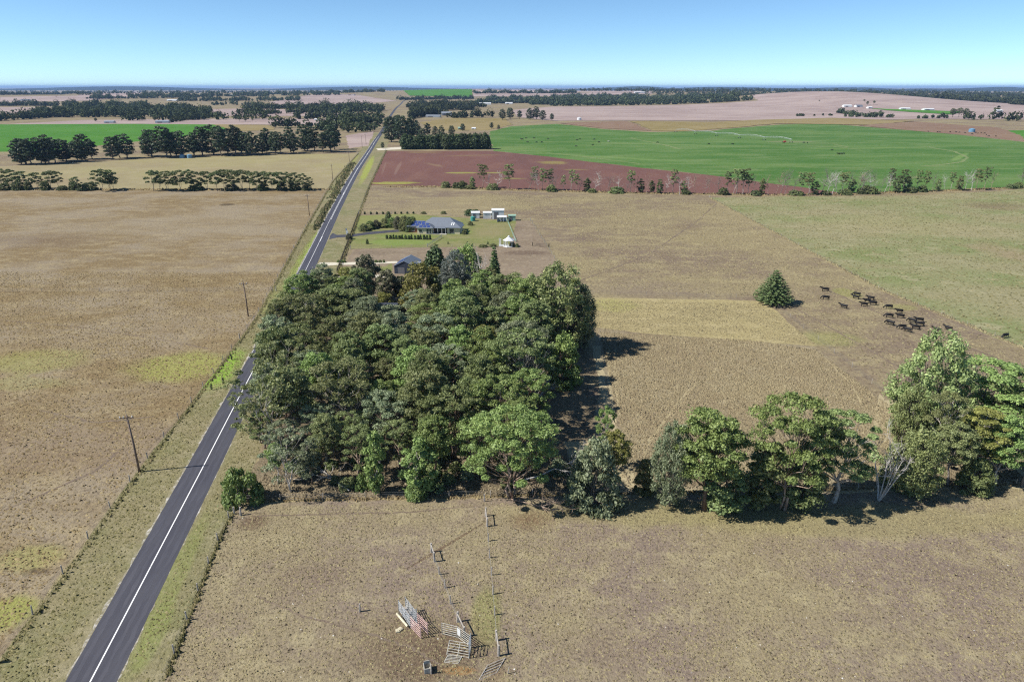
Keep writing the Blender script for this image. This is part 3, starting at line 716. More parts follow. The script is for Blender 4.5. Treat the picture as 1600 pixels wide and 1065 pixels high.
def make_norfolk(name, seed, H=10.0, R=4.0, tiers=16, per=26, leafs=9, sz=0.26):
    rng = np.random.default_rng(seed); mb = MB()
    mb.tube([(0, 0, -0.2), (0.03, 0, H * 0.5), (0, 0, H)], [0.22, 0.14, 0.02], 7)
    C = []; 
    for t in range(tiers):
        u = (t + 0.6) / tiers; z = H * (0.03 + 0.95 * u); L = R * (1 - u) ** 0.85 + 0.15
        if t == 0: L *= 0.8
        nb = max(5, int(13 * (1 - u) + 5))
        for k in range(nb):
            a = 2 * np.pi * (k + rng.uniform(-0.2, 0.2)) / nb + t
            e = np.array([L * math.cos(a), L * math.sin(a), z + 0.10 * L + rng.uniform(-.1, .1)])
            s = np.array([0, 0, z]); m = (s + e) / 2 + np.array([0, 0, -0.06 * L])
            mb.tube([s, m, e], [0.05 * (1 - u) + 0.02, 0.03, 0.012], 3, cap=False)
            nn = max(3, int(per * L / R))
            for j in range(nn):
                f = (j + 1) / nn; p = s * (1 - f) ** 2 + 2 * f * (1 - f) * m + e * f * f
                C.append(p + rng.normal(0, 0.06, 3))
    C = np.array(C); Rr = np.full((len(C), 3), 0.30) * np.array([1, 1, 0.5])
    crown = crown_mesh(name + '_crown', [leaves(C, Rr, leafs, sz, rng, 0.2, -0.6, 0.9, 0.5)])
    return mb.mesh(name + '_trunk', smooth=True), crown

P = {}
for i in range(7):
    P['euc%d' % i] = make_tree('euc%d' % i, 100 + i, H=14, cb=[.46, .40, .56, .44, .5, .38, .54][i], R=[3.4, 3.8, 3.1, 4.2, 3.6, 3.8, 3.2][i], n=[50, 58, 40, 66, 46, 56, 40][i],
                               cr=(0.86, 0.62), per=[300, 290, 310, 280, 300, 290, 300][i], leaf=0.168, tr=0.24, style='dome', lowcut=-0.25, shell=0.4, nmix=0.85)
for i in range(4):
    P['umb%d' % i] = make_tree('umb%d' % i, 200 + i, H=13, cb=.4, R=[4.2, 4.8, 3.8, 5.2][i], n=[44, 54, 36, 62][i], cr=(0.92, 0.46), per=300, leaf=0.165, tr=0.26, style='umbrella', stems=[1, 2, 1, 3][i])
for i in range(2):
    P['open%d' % i] = make_tree('open%d' % i, 260 + i, H=13, cb=.38, R=[4.6, 5.2][i], n=[30, 36][i], cr=(0.8, 0.42), per=105, leaf=0.2, tr=0.24, style='umbrella', stems=[3, 2][i])
for i in range(3):
    P['slim%d' % i] = make_tree('slim%d' % i, 300 + i, H=15, cb=.42, R=[2.4, 2.8, 2.1][i], n=[22, 26, 18][i], cr=(0.85, 0.6), per=110, leaf=0.3, tr=0.2, style='sparse')
for i in range(2):
    P['clad%d' % i] = make_tree('clad%d' % i, 320 + i, H=11, cb=.12, R=[2.0, 2.5][i], n=26, cr=(0.9, 0.8), per=210, leaf=0.24, tr=0.18, style='column')
for i in range(3):
    P['poplar%d' % i] = make_tree('poplar%d' % i, 400 + i, H=14, cb=.12, R=[4.6, 5.2, 4.2][i], n=90, cr=(0.95, 1.05), per=190, leaf=0.19, tr=0.22, style='column', stems=3, lowcut=-0.8, nmix=1.1, shell=0.2, limb=0.9)
for i in range(4):
    P['pine%d' % i] = make_tree('pine%d' % i, 500 + i, H=26, cb=[.20, .28, .14, .24][i], R=[8.8, 7.6, 10.0, 7.4][i], n=[60, 52, 68, 48][i], cr=(2.0, 1.3), per=120, leaf=0.6, tr=0.55, style='dome', twigs=False)
for i in range(3):
    P['cypress%d' % i] = make_tree('cypress%d' % i, 520 + i, H=17, cb=.02, R=4.6, n=60, cr=(1.6, 1.9), per=130, leaf=0.6, tr=0.4, style='column', twigs=False)
for i in range(3):
    P['shrub%d' % i] = make_tree('shrub%d' % i, 600 + i, H=3.0, cb=.1, R=[1.9, 2.2, 1.6][i], n=16, cr=(0.75, 0.6), per=170, leaf=0.2, tr=0.07, style='mound', stems=3)
for i in range(3):
    P['tea%d' % i] = make_tree('tea%d' % i, 700 + i, H=12, cb=.55, R=[4.2, 3.6, 4.8][i], n=[16, 13, 20][i], cr=(1.5, 0.7), per=130, leaf=0.42, tr=0.2, style='umbrella', stems=[2, 1, 3][i], twigs=False)
for i in range(2):
    P['bushy%d' % i] = make_tree('bushy%d' % i, 620 + i, H=8, cb=.15, R=[3.2, 3.8][i], n=44, cr=(1.0, 0.85), per=230, leaf=0.22, tr=0.2, style='mound', stems=3, shell=0.35, nmix=1.0)
P['cas0'] = make_tree('cas0', 630, H=13, cb=.25, R=4.0, n=60, cr=(0.9, 0.95), per=190, leaf=0.26, tr=0.25, style='dome', stems=2, shell=0.3, nmix=1.1)
for i in range(3):
    P['dead%d' % i] = (make_dead('dead%d' % i, 800 + i, H=[13, 10, 12][i], tr=[0.15, 0.12, 0.16][i]), None)
P['deadbush'] = (make_dead('deadbush', 830, H=7.0, tr=0.3, stems=7, nb=34), None)
P['norfolk'] = make_norfolk('norfolk', 900, H=10, R=4.3, tiers=13, per=20, leafs=7, sz=0.2)
P['norfolk2'] = make_norfolk('norfolk2', 901, H=14, R=2.7, tiers=20, per=16)
P_H = {'euc': 14, 'umb': 13, 'open': 13, 'slim': 15, 'clad': 11, 'poplar': 14, 'pine': 26, 'cypress': 17, 'shrub': 3, 'tea': 12, 'bushy': 8, 'cas': 13, 'dead': 11, 'norfolk': 10}
def tree(proto, loc, h, w=None, rz=None, leaf=None, bark=None, name='gum_tree', label='', cat='tree', group=None):
    """h metres tall; w sideways scale factor relative to the prototype at that height"""
    trunk, crown = P[proto]
    H0 = {'norfolk2': 14, 'deadbush': 6, 'dead0': 13, 'dead1': 10, 'dead2': 12}.get(proto) or P_H[proto.rstrip('0123456789')]
    s = h / H0; w = s if w is None else w
    e = empty(name, loc, random.uniform(0, 6.28) if rz is None else rz, (w, w, s))
    link('trunk', trunk, e, bark or B_brown)
    if crown is not None: link('crown', crown, e, leaf or L_euc)
    tag(e, label, cat, group)
    return e
def hgt(bx, by, ty):
    g = G(bx, by); d = ray(bx, ty)
    return CAM_H + d.z / d.y * g.y - g.z
def wpx(bx, by, wp):
    g = G(bx, by); d = ray(bx, by); return wp * g.y / d.y      # metres for a width in photo pixels at that ground point
# ------------------------------------------------------------------ roadside woodland
def inside(p, poly):
    x, y = p; c = False; n = len(poly)
    for i in range(n):
        x1, y1 = poly[i]; x2, y2 = poly[(i + 1) % n]
        if (y1 > y) != (y2 > y) and x < (x2 - x1) * (y - y1) / (y2 - y1) + x1: c = not c
    return c
WOOD = [(-40.5, 94.5), (-20, 95), (-4, 96), (2, 98), (5, 112), (6, 130), (9, 150), (10, 168), (0, 172), (-12, 168), (-26, 172), (-34, 178), (-49, 186), (-57.5, 183), (-55.5, 160), (-50.5, 128)]
rw = random.Random(11)
pts = []
for _ in range(9000):
    p = (rw.uniform(-62, 20), rw.uniform(94, 195))
    if not inside(p, WOOD): continue
    front = p[1] < 106
    dmin = 5.9 if p[1] > 112 else 5.3
    if p[0] < -22 and p[1] < 108: dmin = 4.9
    if (p[0] + 9) ** 2 + (p[1] - 163) ** 2 < 30: continue
    if (p[0] - 1.5) ** 2 + (p[1] - 97.5) ** 2 < 16: continue
    if -41 < p[0] < -22 and p[1] > 146 and abs(p[0] - p[1] * (615 - 800) / 985.0) < 5.0: continue
    if all((p[0] - q[0]) ** 2 + (p[1] - q[1]) ** 2 > dmin ** 2 for q in pts): pts.append(p)
rows = {}
for p in pts: rows.setdefault(int((p[1] - 94) // 6.0), []).append(p)
LEAFNAME = {L_euc: 'mid-green', L_olive: 'olive', L_grey: 'grey-green', L_bright: 'bright green', L_yellow: 'golden-green'}
rk = sorted(rows)
for ri, r in enumerate(rk):
    for k, p in enumerate(sorted(rows[r])):
        x, y = p
        u = rw.random()
        right = x > -18
        lf = L_bright if u < (0.42 if right else 0.1) else L_euc if u < (0.75 if right else 0.42) else L_olive if u < 0.84 else L_grey if u < 0.97 else L_yellow
        h = rw.uniform(13.0, 17.5) if right else rw.uniform(11.0, 15.5)
        if y < 103: h *= 0.82
        if y < 108 and x < -22: h = rw.uniform(7.0, 10.5)
        pr = 'euc%d' % rw.randrange(7) if rw.random() < (0.8 if not (y < 108 and x < -22) else 0.45) else 'umb%d' % rw.randrange(3)
        w = h / 14.0 * rw.uniform(0.9, 1.12)
        bk = rw.choice([B_white, B_pink, B_pink, B_grey, B_brown])
        tree(pr, (x, y, 0), h, w, rw.uniform(0, 6.28), lf, bk, 'gum_tree',
             '%s gum, %s from the road in the %s row behind the front fence' % (LEAFNAME[lf], ordn(k), ordn(ri)), 'gum tree', 'gum trees of the roadside woodland')
US = sorted((rw.uniform(-40, 14), rw.uniform(93.5, 104)) for _ in range(26))
for k, (x, y) in enumerate(US):
    hh = rw.uniform(1.0, 2.6); tree('shrub%d' % (k % 3), (x, y, 0), hh, hh / 3.0 * rw.uniform(0.8, 1.2), None, rw.choice([L_olive, L_grey, L_euc]), B_grey, 'bush', 'low understorey bush along the woodland front, %s from the road' % ordn(k), 'bush', 'understorey bushes along the woodland front')
# trees with a place of their own: (prototype, base px, base py, top py, width px, leaves, bark, name, label)
def feat(pr, bx, by, ty, wp, lf, bk, name, label, cat='tree', rz=None, group=None):
    h = hgt(bx, by, ty); R0 = {'euc': 4.6, 'umb': 5.5, 'open': 5.3, 'slim': 3.4, 'clad': 3.0, 'poplar': 5.6, 'pine': 9.0, 'cypress': 5.8, 'shrub': 2.5, 'tea': 5.4, 'bushy': 4.3, 'cas': 4.8, 'dead': 3.5, 'deadbush': 4.5, 'norfolk': 4.2}
    key = pr.rstrip('0123456789'); r = R0[key] if pr != 'norfolk2' else 2.8
    return tree(pr, G(bx, by), h, wpx(bx, by, wp) / (2 * r), rz, lf, bk, name, label, cat, group)
FE = [
 # road corner, leaning white gums over the road
 ('open0', 424, 705, 566, 105, L_olive, B_white, 'gum_tree', 'white-limbed olive gum leaning over the road edge beside the corner bush'),
 ('open1', 408, 692, 600, 70, L_olive, B_white, 'gum_tree', 'thin white-barked gum closest to the asphalt at the woodland corner'),
 ('open1', 446, 640, 530, 84, L_olive, B_white, 'gum_tree', 'white-limbed gum overhanging the road next to the bright green verge'),
 ('euc3', 455, 520, 455, 62, L_olive, B_white, 'gum_tree', 'olive gum at the road edge below the first driveway'),
 ('shrub1', 380, 783, 728, 60, L_shrub, B_grey, 'bush', 'round green bush at the corner strainer post of the road fence'),
 ('open0', 455, 768, 672, 90, L_grey, B_white, 'gum_tree', 'low spreading grey-green gum at the road end of the front fence'),
 ('clad0', 590, 770, 672, 42, L_bright, B_white, 'gum_tree', 'slender upright gum with yellow-tipped crown in the front row of the woodland'),
 ('clad1', 655, 772, 685, 60, L_bright, B_white, 'gum_tree', 'leafy gum low to the ground in the front row left of the twisted gum'),
 ('shrub0', 650, 777, 750, 36, L_shrub, B_grey, 'bush', 'low green bush under the front row of gums'),
 ('shrub2', 565, 765, 740, 24, L_shrub, B_grey, 'bush', 'small bright bush between bare logs in the woodland front'),
 ('umb3', 798, 778, 640, 130, L_bright, B_pink, 'gum_tree', 'big multi-stemmed gum with reddish twisted limbs standing at the front fence'),
 ('bushy1', 880, 600, 520, 60, L_bright, B_brown, 'bush', 'bright green bushy tree at the shaded field edge of the woodland'),
 # belt along the front fence
 ('bushy1', 925, 788, 684, 86, L_grey, B_grey, 'acacia', 'grey-green bushy tree between the woodland and the golden gum'),
 ('umb0', 943, 735, 633, 40, L_bright, B_white, 'gum_tree', 'thin-stemmed gum with a small flat crown beside the mown track'),
 ('euc2', 958, 776, 672, 66, L_yellow, B_white, 'gum_tree', 'golden-olive round gum on two pale trunks in the fence belt'),
 ('bushy0', 1005, 770, 715, 36, L_olive, B_brown, 'bush', 'small olive bush right of the golden gum'),
 ('poplar0', 1045, 790, 655, 74, L_grey, B_grey, 'poplar', 'pale grey-green leafy tree on the left of the big dense fence tree'),
 ('euc3', 1100, 796, 638, 120, L_bright, B_brown, 'gum_tree', 'large dense gum with yellow-green top in the middle of the fence belt'),
 ('clad1', 1130, 797, 720, 76, L_euc, B_brown, 'gum_tree', 'dense low gum with foliage to the ground under the large dense gum'),
 ('umb1', 1222, 796, 615, 120, L_bright, B_pink, 'gum_tree', 'tall tiered gum with a flat top, highest in the fence belt'),
 ('clad0', 1192, 794, 690, 76, L_euc, B_brown, 'gum_tree', 'short leafy gum below the left side of the tall tiered gum'),
 ('clad1', 1248, 794, 700, 66, L_euc, B_brown, 'gum_tree', 'short leafy gum below the right side of the tall tiered gum'),
 ('umb2', 1303, 784, 640, 120, L_euc, B_white, 'gum_tree', 'open dark gum with a straight white trunk near the bare bush'),
 ('euc0', 1268, 778, 640, 80, L_euc, B_grey, 'gum_tree', 'dark crowned gum between the tall tiered gum and the white trunk'),
 ('deadbush', 1372, 782, 690, 90, None, B_dead, 'dead_bush', 'bare bleached bush with spreading branches in the fence belt'),
 ('poplar2', 1425, 772, 665, 92, L_willow, B_grey, 'poplar', 'pale feathery tree right of the bare bleached bush'),
 ('poplar1', 1438, 690, 514, 122, L_willow, B_grey, 'poplar', 'tallest bright green poplar at the paddock corner below the cattle'),
 ('poplar0', 1412, 705, 600, 66, L_willow, B_grey, 'poplar', 'yellowish poplar at the left foot of the tallest poplar'),
 ('umb1', 1535, 690, 568, 150, L_bright, B_grey, 'gum_tree', 'broad umbrella-crowned gum right of the tallest poplar'),
 ('umb3', 1590, 700, 586, 110, L_euc, B_grey, 'gum_tree', 'umbrella-crowned gum cut by the right edge of the photo'),
 ('umb2', 1460, 735, 610, 76, L_olive, B_white, 'gum_tree', 'olive gum with several pale stems below the tallest poplar'),
 ('euc1', 1520, 748, 636, 92, L_yellow, B_white, 'gum_tree', 'golden-green domed gum in front of the broad umbrella gum'),
 ('euc4', 1480, 758, 660, 74, L_olive, B_grey, 'gum_tree', 'olive domed gum left of the golden dome near the corner'),
 ('euc5', 1556, 756, 650, 80, L_bright, B_white, 'gum_tree', 'green gum with a pale stem at the right end of the front fence'),
 ('bushy0', 1520, 766, 715, 60, L_euc, B_grey, 'bush', 'low bushy gum at the front fence below the golden dome'),
 ('euc6', 1596, 760, 650, 60, L_olive, B_grey, 'gum_tree', 'olive gum half out of the photo at the right end of the front fence'),
 ('umb0', 1620, 720, 600, 90, L_euc, B_grey, 'gum_tree', 'gum reaching in from beyond the right edge of the photo'),
 ('bushy1', 1400, 752, 690, 60, L_olive, B_brown, 'bush', 'dark olive bush behind the bare bleached bush'),
 # behind the woodland, around the cottage
 ('cas0', 574, 468, 394, 54, L_brown, B_brown, 'casuarina', 'grey-brown weeping tree between the two gravel drives'),
 ('cas0', 607, 474, 418, 46, L_brown, B_brown, 'casuarina', 'dark brown tree left of the cottage'),
 ('bushy0', 512, 452, 426, 30, L_shrub, B_brown, 'shrub', 'bright green shrub beside the road near the cottage drive'),
 ('euc1', 548, 500, 430, 62, L_bright, B_grey, 'gum_tree', 'rounded bright gum nearest the gravel drive'),
 ('euc3', 530, 530, 447, 84, L_euc, B_grey, 'gum_tree', 'big dark gum at the road corner behind the woodland'),
 ('euc5', 560, 528, 452, 70, L_euc, B_grey, 'gum_tree', 'dark gum shading the clearing by the shed'),
 ('bushy1', 602, 486, 456, 34, L_yellow, B_brown, 'bush', 'yellow-green bush in the shaded clearing'),
 ('cas0', 628, 470, 430, 34, L_hedge, B_brown, 'conifer', 'dark conifer beside the cottage'),
 ('bushy1', 664, 488, 408, 78, L_yellow, B_brown, 'oak', 'large olive-gold domed tree in front of the cottage'),
 ('cypress0', 682, 450, 384, 40, L_hedge, B_brown, 'conifer', 'dark upright conifer behind the olive-gold domed tree'),
 ('poplar2', 714, 474, 388, 62, L_silver, B_grey, 'silver_poplar', 'silvery blue-grey tree in the garden behind the woodland'),
 ('bushy1', 728, 450, 380, 62, L_bright, B_brown, 'tree', 'green domed tree behind the silvery tree'),
 ('dead1', 752, 480, 398, 40, None, B_dead, 'dead_tree', 'bare grey tree right of the silvery tree'),
 ('norfolk2', 773, 486, 384, 34, L_norfolk, B_brown, 'norfolk_pine', 'narrow dark tiered pine in front of the gazebo', ),
 ('euc2', 765, 496, 418, 66, L_olive, B_brown, 'gum_tree', 'olive gum at the foot of the narrow tiered pine'),
 ('bushy0', 738, 480, 436, 44, L_olive, B_brown, 'bush', 'olive bush between the silvery tree and the tiered pine'),
 ('umb0', 655, 520, 452, 62, L_grey, B_white, 'gum_tree', 'greyish gum with white limbs behind the hidden shed'),
 ('poplar1', 868, 548, 408, 112, L_willow, B_grey, 'poplar', 'huge pale green leafy tree at the back corner of the woodland'),
 ('poplar2', 905, 545, 440, 62, L_grey, B_grey, 'poplar', 'thin-leaved tree right of the huge pale green tree'),
 ('poplar0', 832, 530, 425, 60, L_willow, B_grey, 'poplar', 'pale leafy tree left of the huge pale green tree'),
 ('norfolk', 1207, 474, 421, 64, L_norfolk, B_brown, 'norfolk_pine', 'lone dark tiered pine standing in the open paddock near the cattle'),
]
for f in FE:
    feat(*f, cat={'bush': 'bush', 'shrub': 'bush', 'norfolk_pine': 'pine tree', 'gum_tree': 'gum tree', 'dead_bush': 'dead bush', 'dead_tree': 'dead tree'}.get(f[7], 'tree'))
# ------------------------------------------------------------------ tree line across the middle distance
rl = random.Random(5)
def line_y(px): return np.interp(px, [680, 800, 1000, 1200, 1300, 1450, 1600], [292, 297, 302, 305, 304, 299, 293])
TL = [(755, 'slim', 258), (738, 'clad', 275), (795, 'slim', 257), (762, 'dead', 270), (775, 'dead', 270), (835, 'slim', 260), (848, 'slim', 262), (858, 'slim', 263), (826, 'dead', 268), (870, 'dead', 272), (880, 'slim', 272),
      (893, 'slim', 263), (900, 'slim', 270), (917, 'clad', 278), (928, 'dead', 272), (948, 'dead', 272), (968, 'dead', 274), (978, 'dead', 276), (985, 'slim', 266), (1001, 'clad', 279), (1018, 'clad', 280), (1030, 'clad', 278), (1052, 'slim', 264),
      (1068, 'clad', 282), (1086, 'dead', 270), (1100, 'dead', 276), (1136, 'slim', 267), (1150, 'slim', 264), (1160, 'slim', 264), (1168, 'slim', 270), (1190, 'clad', 276), (1212, 'dead', 268), (1226, 'dead', 270),
      (1250, 'slim', 268), (1262, 'slim', 268), (1284, 'dead', 268), (1300, 'dead', 272), (1315, 'slim', 268), (1272, 'clad', 285), (1330, 'clad', 280), (1338, 'dead', 268), (1350, 'dead', 272), (1362, 'dead', 272), (1390, 'slim', 264), (1400, 'clad', 275), (1410, 'slim', 266),
      (1374, 'dead', 274), (1432, 'slim', 264), (1445, 'slim', 266), (1465, 'clad', 278), (1485, 'slim', 268), (1498, 'clad', 274), (1518, 'dead', 270), (1525, 'slim', 262), (1538, 'slim', 262), (1415, 'clad', 277), (1596, 'dead', 265), (1600, 'slim', 263)]
TL += [(p, 'dead', t) for p, t in [(842, 270), (865, 276), (905, 276), (938, 270), (957, 276), (992, 276), (1010, 278), (1040, 274), (1062, 276), (1078, 274), (1110, 274), (1122, 276), (1145, 274), (1176, 274), (1200, 276), (1218, 266), (1236, 274), (1292, 268), (1308, 276), (1322, 272), (1344, 266), (1368, 268), (1382, 272), (1424, 274), (1456, 272), (1476, 274), (1508, 268), (1548, 268)]]
TL.sort()
cnt = {}
for px, kd, ty in TL:
    by = float(line_y(px)) + rl.uniform(-1.5, 1.0); k = cnt.get(kd, 0); cnt[kd] = k + 1
    h = hgt(px, by, ty + rl.uniform(-2, 2)); g = G(px, by)
    what = {'slim': 'tall sparse gum', 'clad': 'short leafy gum', 'dead': 'bare pale tree'}[kd]
    pr = kd + str(rl.randrange(2 if kd == 'clad' else 3))
    tree(pr, g, h, h / P_H[kd] * rl.uniform(0.85, 1.25), rl.uniform(0, 6.28), rl.choice([L_olive, L_euc, L_euc, L_tea]), rl.choice([B_dead, B_grey, B_pink]) if kd == 'dead' else rl.choice([B_white, B_grey, B_pink]),
         {'dead': 'dead_tree'}.get(kd, 'gum_tree'), '%s in the tree line under the ploughed field, %s from the left' % (what, ordn(k)), {'dead': 'dead tree'}.get(kd, 'gum tree'), 'sparse tree line below the ploughed and irrigated fields')
for k, px in enumerate([697, 714, 722, 735, 770, 862, 925, 963, 1072, 1130, 1180, 1240, 1248, 1345, 1352, 1360, 1420, 1425, 1580, 1590, 1440, 1320, 1290]):
    g = G(px, float(line_y(px)) + 0.5)
    tree('shrub%d' % (k % 3), g, rl.uniform(2.5, 5.0), rl.uniform(1.1, 1.9), None, rl.choice([L_tea, L_olive, L_euc]), B_brown, 'bush', 'low dark bush in the sparse tree line, %s bush from the left' % ordn(sorted([697, 714, 722, 735, 770, 862, 925, 963, 1072, 1130, 1180, 1240, 1248, 1345, 1352, 1360, 1420, 1425, 1580, 1590, 1440, 1320, 1290]).index(px)), 'bush', 'low bushes of the sparse tree line')
# ------------------------------------------------------------------ tea-tree row across the left paddock
TT = [(4, 262), (22, 263), (38, 266), (60, 268), (80, 265), (92, 266), (122, 275), (160, 263), (172, 264), (178, 267), (240, 264), (250, 266), (262, 266), (283, 264), (298, 264), (306, 266), (324, 266), (340, 266), (352, 263), (365, 263), (378, 264), (390, 265), (402, 266), (414, 266), (425, 267), (438, 267), (450, 268), (462, 268), (474, 270), (484, 276)]
for k, (px, ty) in enumerate(TT):
    by = 297 + rl.uniform(-2, 2) if px > 100 else 295
    h = hgt(px, by, ty) * 0.96
    tree('tea%d' % rl.randrange(3), G(px, by), h, h / 12 * rl.uniform(0.75, 1.0), None, L_tea, B_grey, 'tea_tree', 'flat-topped thin tea tree in the row across the left paddock, %s from the left' % ordn(k), 'tea tree', 'tea tree row across the left paddock')
for k, px in enumerate([8, 30, 45, 72, 98, 115, 130, 142, 312, 302, 362, 412, 440, 462, 480]):
    tree('shrub%d' % (k % 3), G(px, 297), rl.uniform(3, 6), rl.uniform(1.2, 2.0), None, L_tea, B_brown, 'bush', 'dark round bush under the tea tree row, %s from the left' % ordn(sorted([8, 30, 45, 72, 98, 115, 130, 142, 312, 302, 362, 412, 440, 462, 480]).index(px)), 'bush', 'bushes under the tea tree row')
# ------------------------------------------------------------------ pine windbreaks and cypress hedge
def pines(spec, label, group, by0, by1, top0, top1, x0, x1, n, w=(.9, 1.15), lf=L_dark, protos=('pine0', 'pine1', 'pine2', 'pine3'), nm='pine_tree', jit=1.0):
    for k in range(n):
        t = k / max(1, n - 1); px = x0 + (x1 - x0) * t + rl.uniform(-3, 3) * jit; by = by0 + (by1 - by0) * t + rl.uniform(-1.2, 1.2) * jit; ty = top0 + (top1 - top0) * t + rl.uniform(-4, 4) * jit
        h = hgt(px, by, ty); pr = rl.choice(protos)
        tree(pr, G(px, by), h, h / P_H[pr.rstrip('0123456789')] * rl.uniform(*w), None, lf, B_grey, nm, label % ordn(k), 'pine tree' if 'pine' in nm else 'cypress', group)
pines(None, 'dark pine in the left clump of the windbreak, %s from the left', 'left clump of windbreak pines', 258, 250, 211, 214, 36, 146, 13, (.85, 1.25), jit=1.9)
pines(None, 'dark round pine standing right of the left pine clump, %s from the left', 'pair of windbreak pines', 248, 247, 212, 212, 174, 198, 3, (.9, 1.1))
pines(None, 'dark pine in the long windbreak beside the blue tanks, %s from the left', 'long pine windbreak', 246, 236, 204, 199, 232, 528, 28, (.8, 1.25), jit=1.9)
pines(None, 'dark cypress in the clipped row beside the ploughed field, %s from the left', 'cypress row beside the ploughed field', 233, 233, 211, 208, 634, 758, 18, (1.15, 1.35), L_hedge, ('cypress0', 'cypress1', 'cypress2'), 'cypress_tree', 0.4)
BIG = [(612, 222, 182), (628, 224, 180), (640, 221, 184), (652, 216, 190), (668, 214, 192), (622, 218, 179), (690, 216, 196), (706, 214, 196), (645, 214, 182), (598, 232, 222), (680, 213, 197), (660, 222, 200), (608, 214, 182)]
for k, (px, by, ty) in enumerate(sorted(BIG)):
    h = hgt(px, by, ty); tree('pine%d' % (k % 4), G(px, by), h, h / 26 * 0.95, None, L_dark, B_grey, 'pine_tree', 'big dark pine behind the cypress row at the road bend, %s from the left' % ordn(k), 'pine tree', 'big pines at the road bend')
for k, (px, by, ty) in enumerate([(723, 205, 193), (768, 202, 191), (779, 202, 195), (785, 188, 170), (797, 186, 168), (812, 186, 172), (828, 187, 169), (838, 187, 166), (848, 188, 172), (862, 189, 177)]):
    h = hgt(px, by, ty); tree('pine%d' % (k % 4), G(px, by), h, h / 26 * 1.1, None, L_dark, B_grey, 'pine_tree', ('single dark pine near the top edge of the irrigated field, %s from the left' if k < 3 else 'dark pine in the clump on the pale rise, %s from the left') % ordn(k if k < 3 else k - 3), 'pine tree', 'pines around the pale rise')
# ------------------------------------------------------------------ far trees that still stand alone
FT = [(1498, 184, 168), (1488, 184, 169), (1508, 184, 169), (155, 152, 146), (88, 153, 150), (1355, 165, 158), (1365, 165, 157), (375, 191, 181), (384, 191, 182), (395, 191, 184), (150, 191, 184), (55, 176, 171), (20, 176, 172), (1280, 160, 157),
      (990, 160, 153), (982, 160, 154), (1005, 160, 154), (1350, 160, 155), (350, 188, 184), (250, 186, 181)]
for k, (px, by, ty) in enumerate(sorted(FT)):
    h = max(7, hgt(px, by, ty)); tree('euc%d' % (k % 7), G(px, by), h, h / 14 * 1.3, None, L_tea, B_grey, 'tree', 'dark far-off tree standing apart in the pale paddocks, %s from the left' % ordn(k), 'tree', 'lone trees in the far paddocks')
# far woods and hedgerows that read as one mass
def belt(name, label, lines, hm=(10, 15), mat=None, per=30, seed=1, sp=0.5, leaf=2.0, gap=0.25):
    rng = np.random.default_rng(seed); Cs = []; Rs = []
    for ln in lines:
        x0, y0, x1, y1, depth = ln[:5]
        if len(ln) > 5: a, b = Vector((x0, y0, 0)), Vector((x1, y1, 0))
        else: a, b = G(x0, y0), G(x1, y1)
        L = (b - a).length; n = int(max(3, L / (hm[0] * sp) * max(1, depth / 16)))
        f1, f2, q1, q2 = rng.uniform(.006, .012), rng.uniform(.02, .035), rng.uniform(0, 6), rng.uniform(0, 6)
        for i in range(min(n, 900)):
            t = rng.uniform(0, 1); p = a.lerp(b, t); u = t * L
            m = 0.5 + 0.3 * math.sin(u * f1 * 6.28 + q1) + 0.2 * math.sin(u * f2 * 6.28 + q2)
            if rng.random() < gap * (1 - m) * 2: continue
            dy = rng.uniform(0, depth) * (0.45 + 0.75 * m) + rng.normal(0, 3)
            d = p.xy.normalized(); x, y = p.x + d.x * dy, p.y + d.y * dy
            h = rng.uniform(*hm) * (0.55 + 0.65 * m) * rng.choice([0.6, 1.0, 1.3], p=[.3, .5, .2]); z = H(x, y)
            Cs.append((x, y, z + h * 0.55)); Rs.append((h * rng.uniform(.3, .5), h * rng.uniform(.3, .5), h * 0.46))
    V, F, T = leaves(Cs, Rs, per, leaf, rng, 0.65, -0.9, 0.55, 0.8)
    o = link(name, np_mesh(name, V, F, attr=T), None, mat or L_far)
    tag(o, label, 'woodland', None, 'stuff')
L_far = leaf_mat('far_foliage', (0.026, 0.036, 0.018), (0.070, 0.085, 0.036), (0.09, 0.10, 0.045), transl=0.1, spec=0.0, rough=0.9)
belt('far_woodland', 'wide dark woodland beyond the green paddock on the left', [(-20, 191, 95, 183, 30), (40, 184, 330, 183, 50), (85, 174, 300, 173, 110), (100, 167, 230, 168, 90), (-20, 166, 90, 166, 60), (190, 189, 420, 187, 18), (60, 178, 180, 178, 60), (90, 181, 330, 179, 60), (230, 177, 330, 176, 50)], (12, 19), seed=2, sp=0.3, gap=0.1)
belt('far_hedgerow', 'long clipped tree belt slanting below the far woodland on the left', [(268, 192, 346, 183, 26), (272, 190, 346, 182, 26)], (9, 11), seed=3, leaf=1.2, gap=0)
belt('far_woodland', 'woodland belt left of the road in the distance', [(372, 180, 600, 176, 40), (380, 171, 590, 169, 70), (460, 187, 600, 185, 30), (495, 205, 592, 203, 30), (500, 199, 598, 193, 50), (540, 208, 588, 206, 16), (425, 201, 500, 199, 20), (470, 176, 600, 173, 60)], (12, 19), seed=4, sp=0.33, gap=0.12)
belt('far_woodland', 'scattered woodland with roofs high on the left skyline', [(-3800, 4400, -1300, 4500, 250, 1), (-1500, 4100, -700, 4000, 200, 1), (130, 156, 330, 153, 160), (200, 151, 420, 151, 160), (280, 159, 470, 158, 120), (120, 149, 160, 149, 60), (330, 165, 400, 164, 60), (440, 150, 530, 149, 80), (0, 149, 120, 146, 60)], (11, 17), seed=5, sp=0.8, gap=0.45, leaf=2.4)
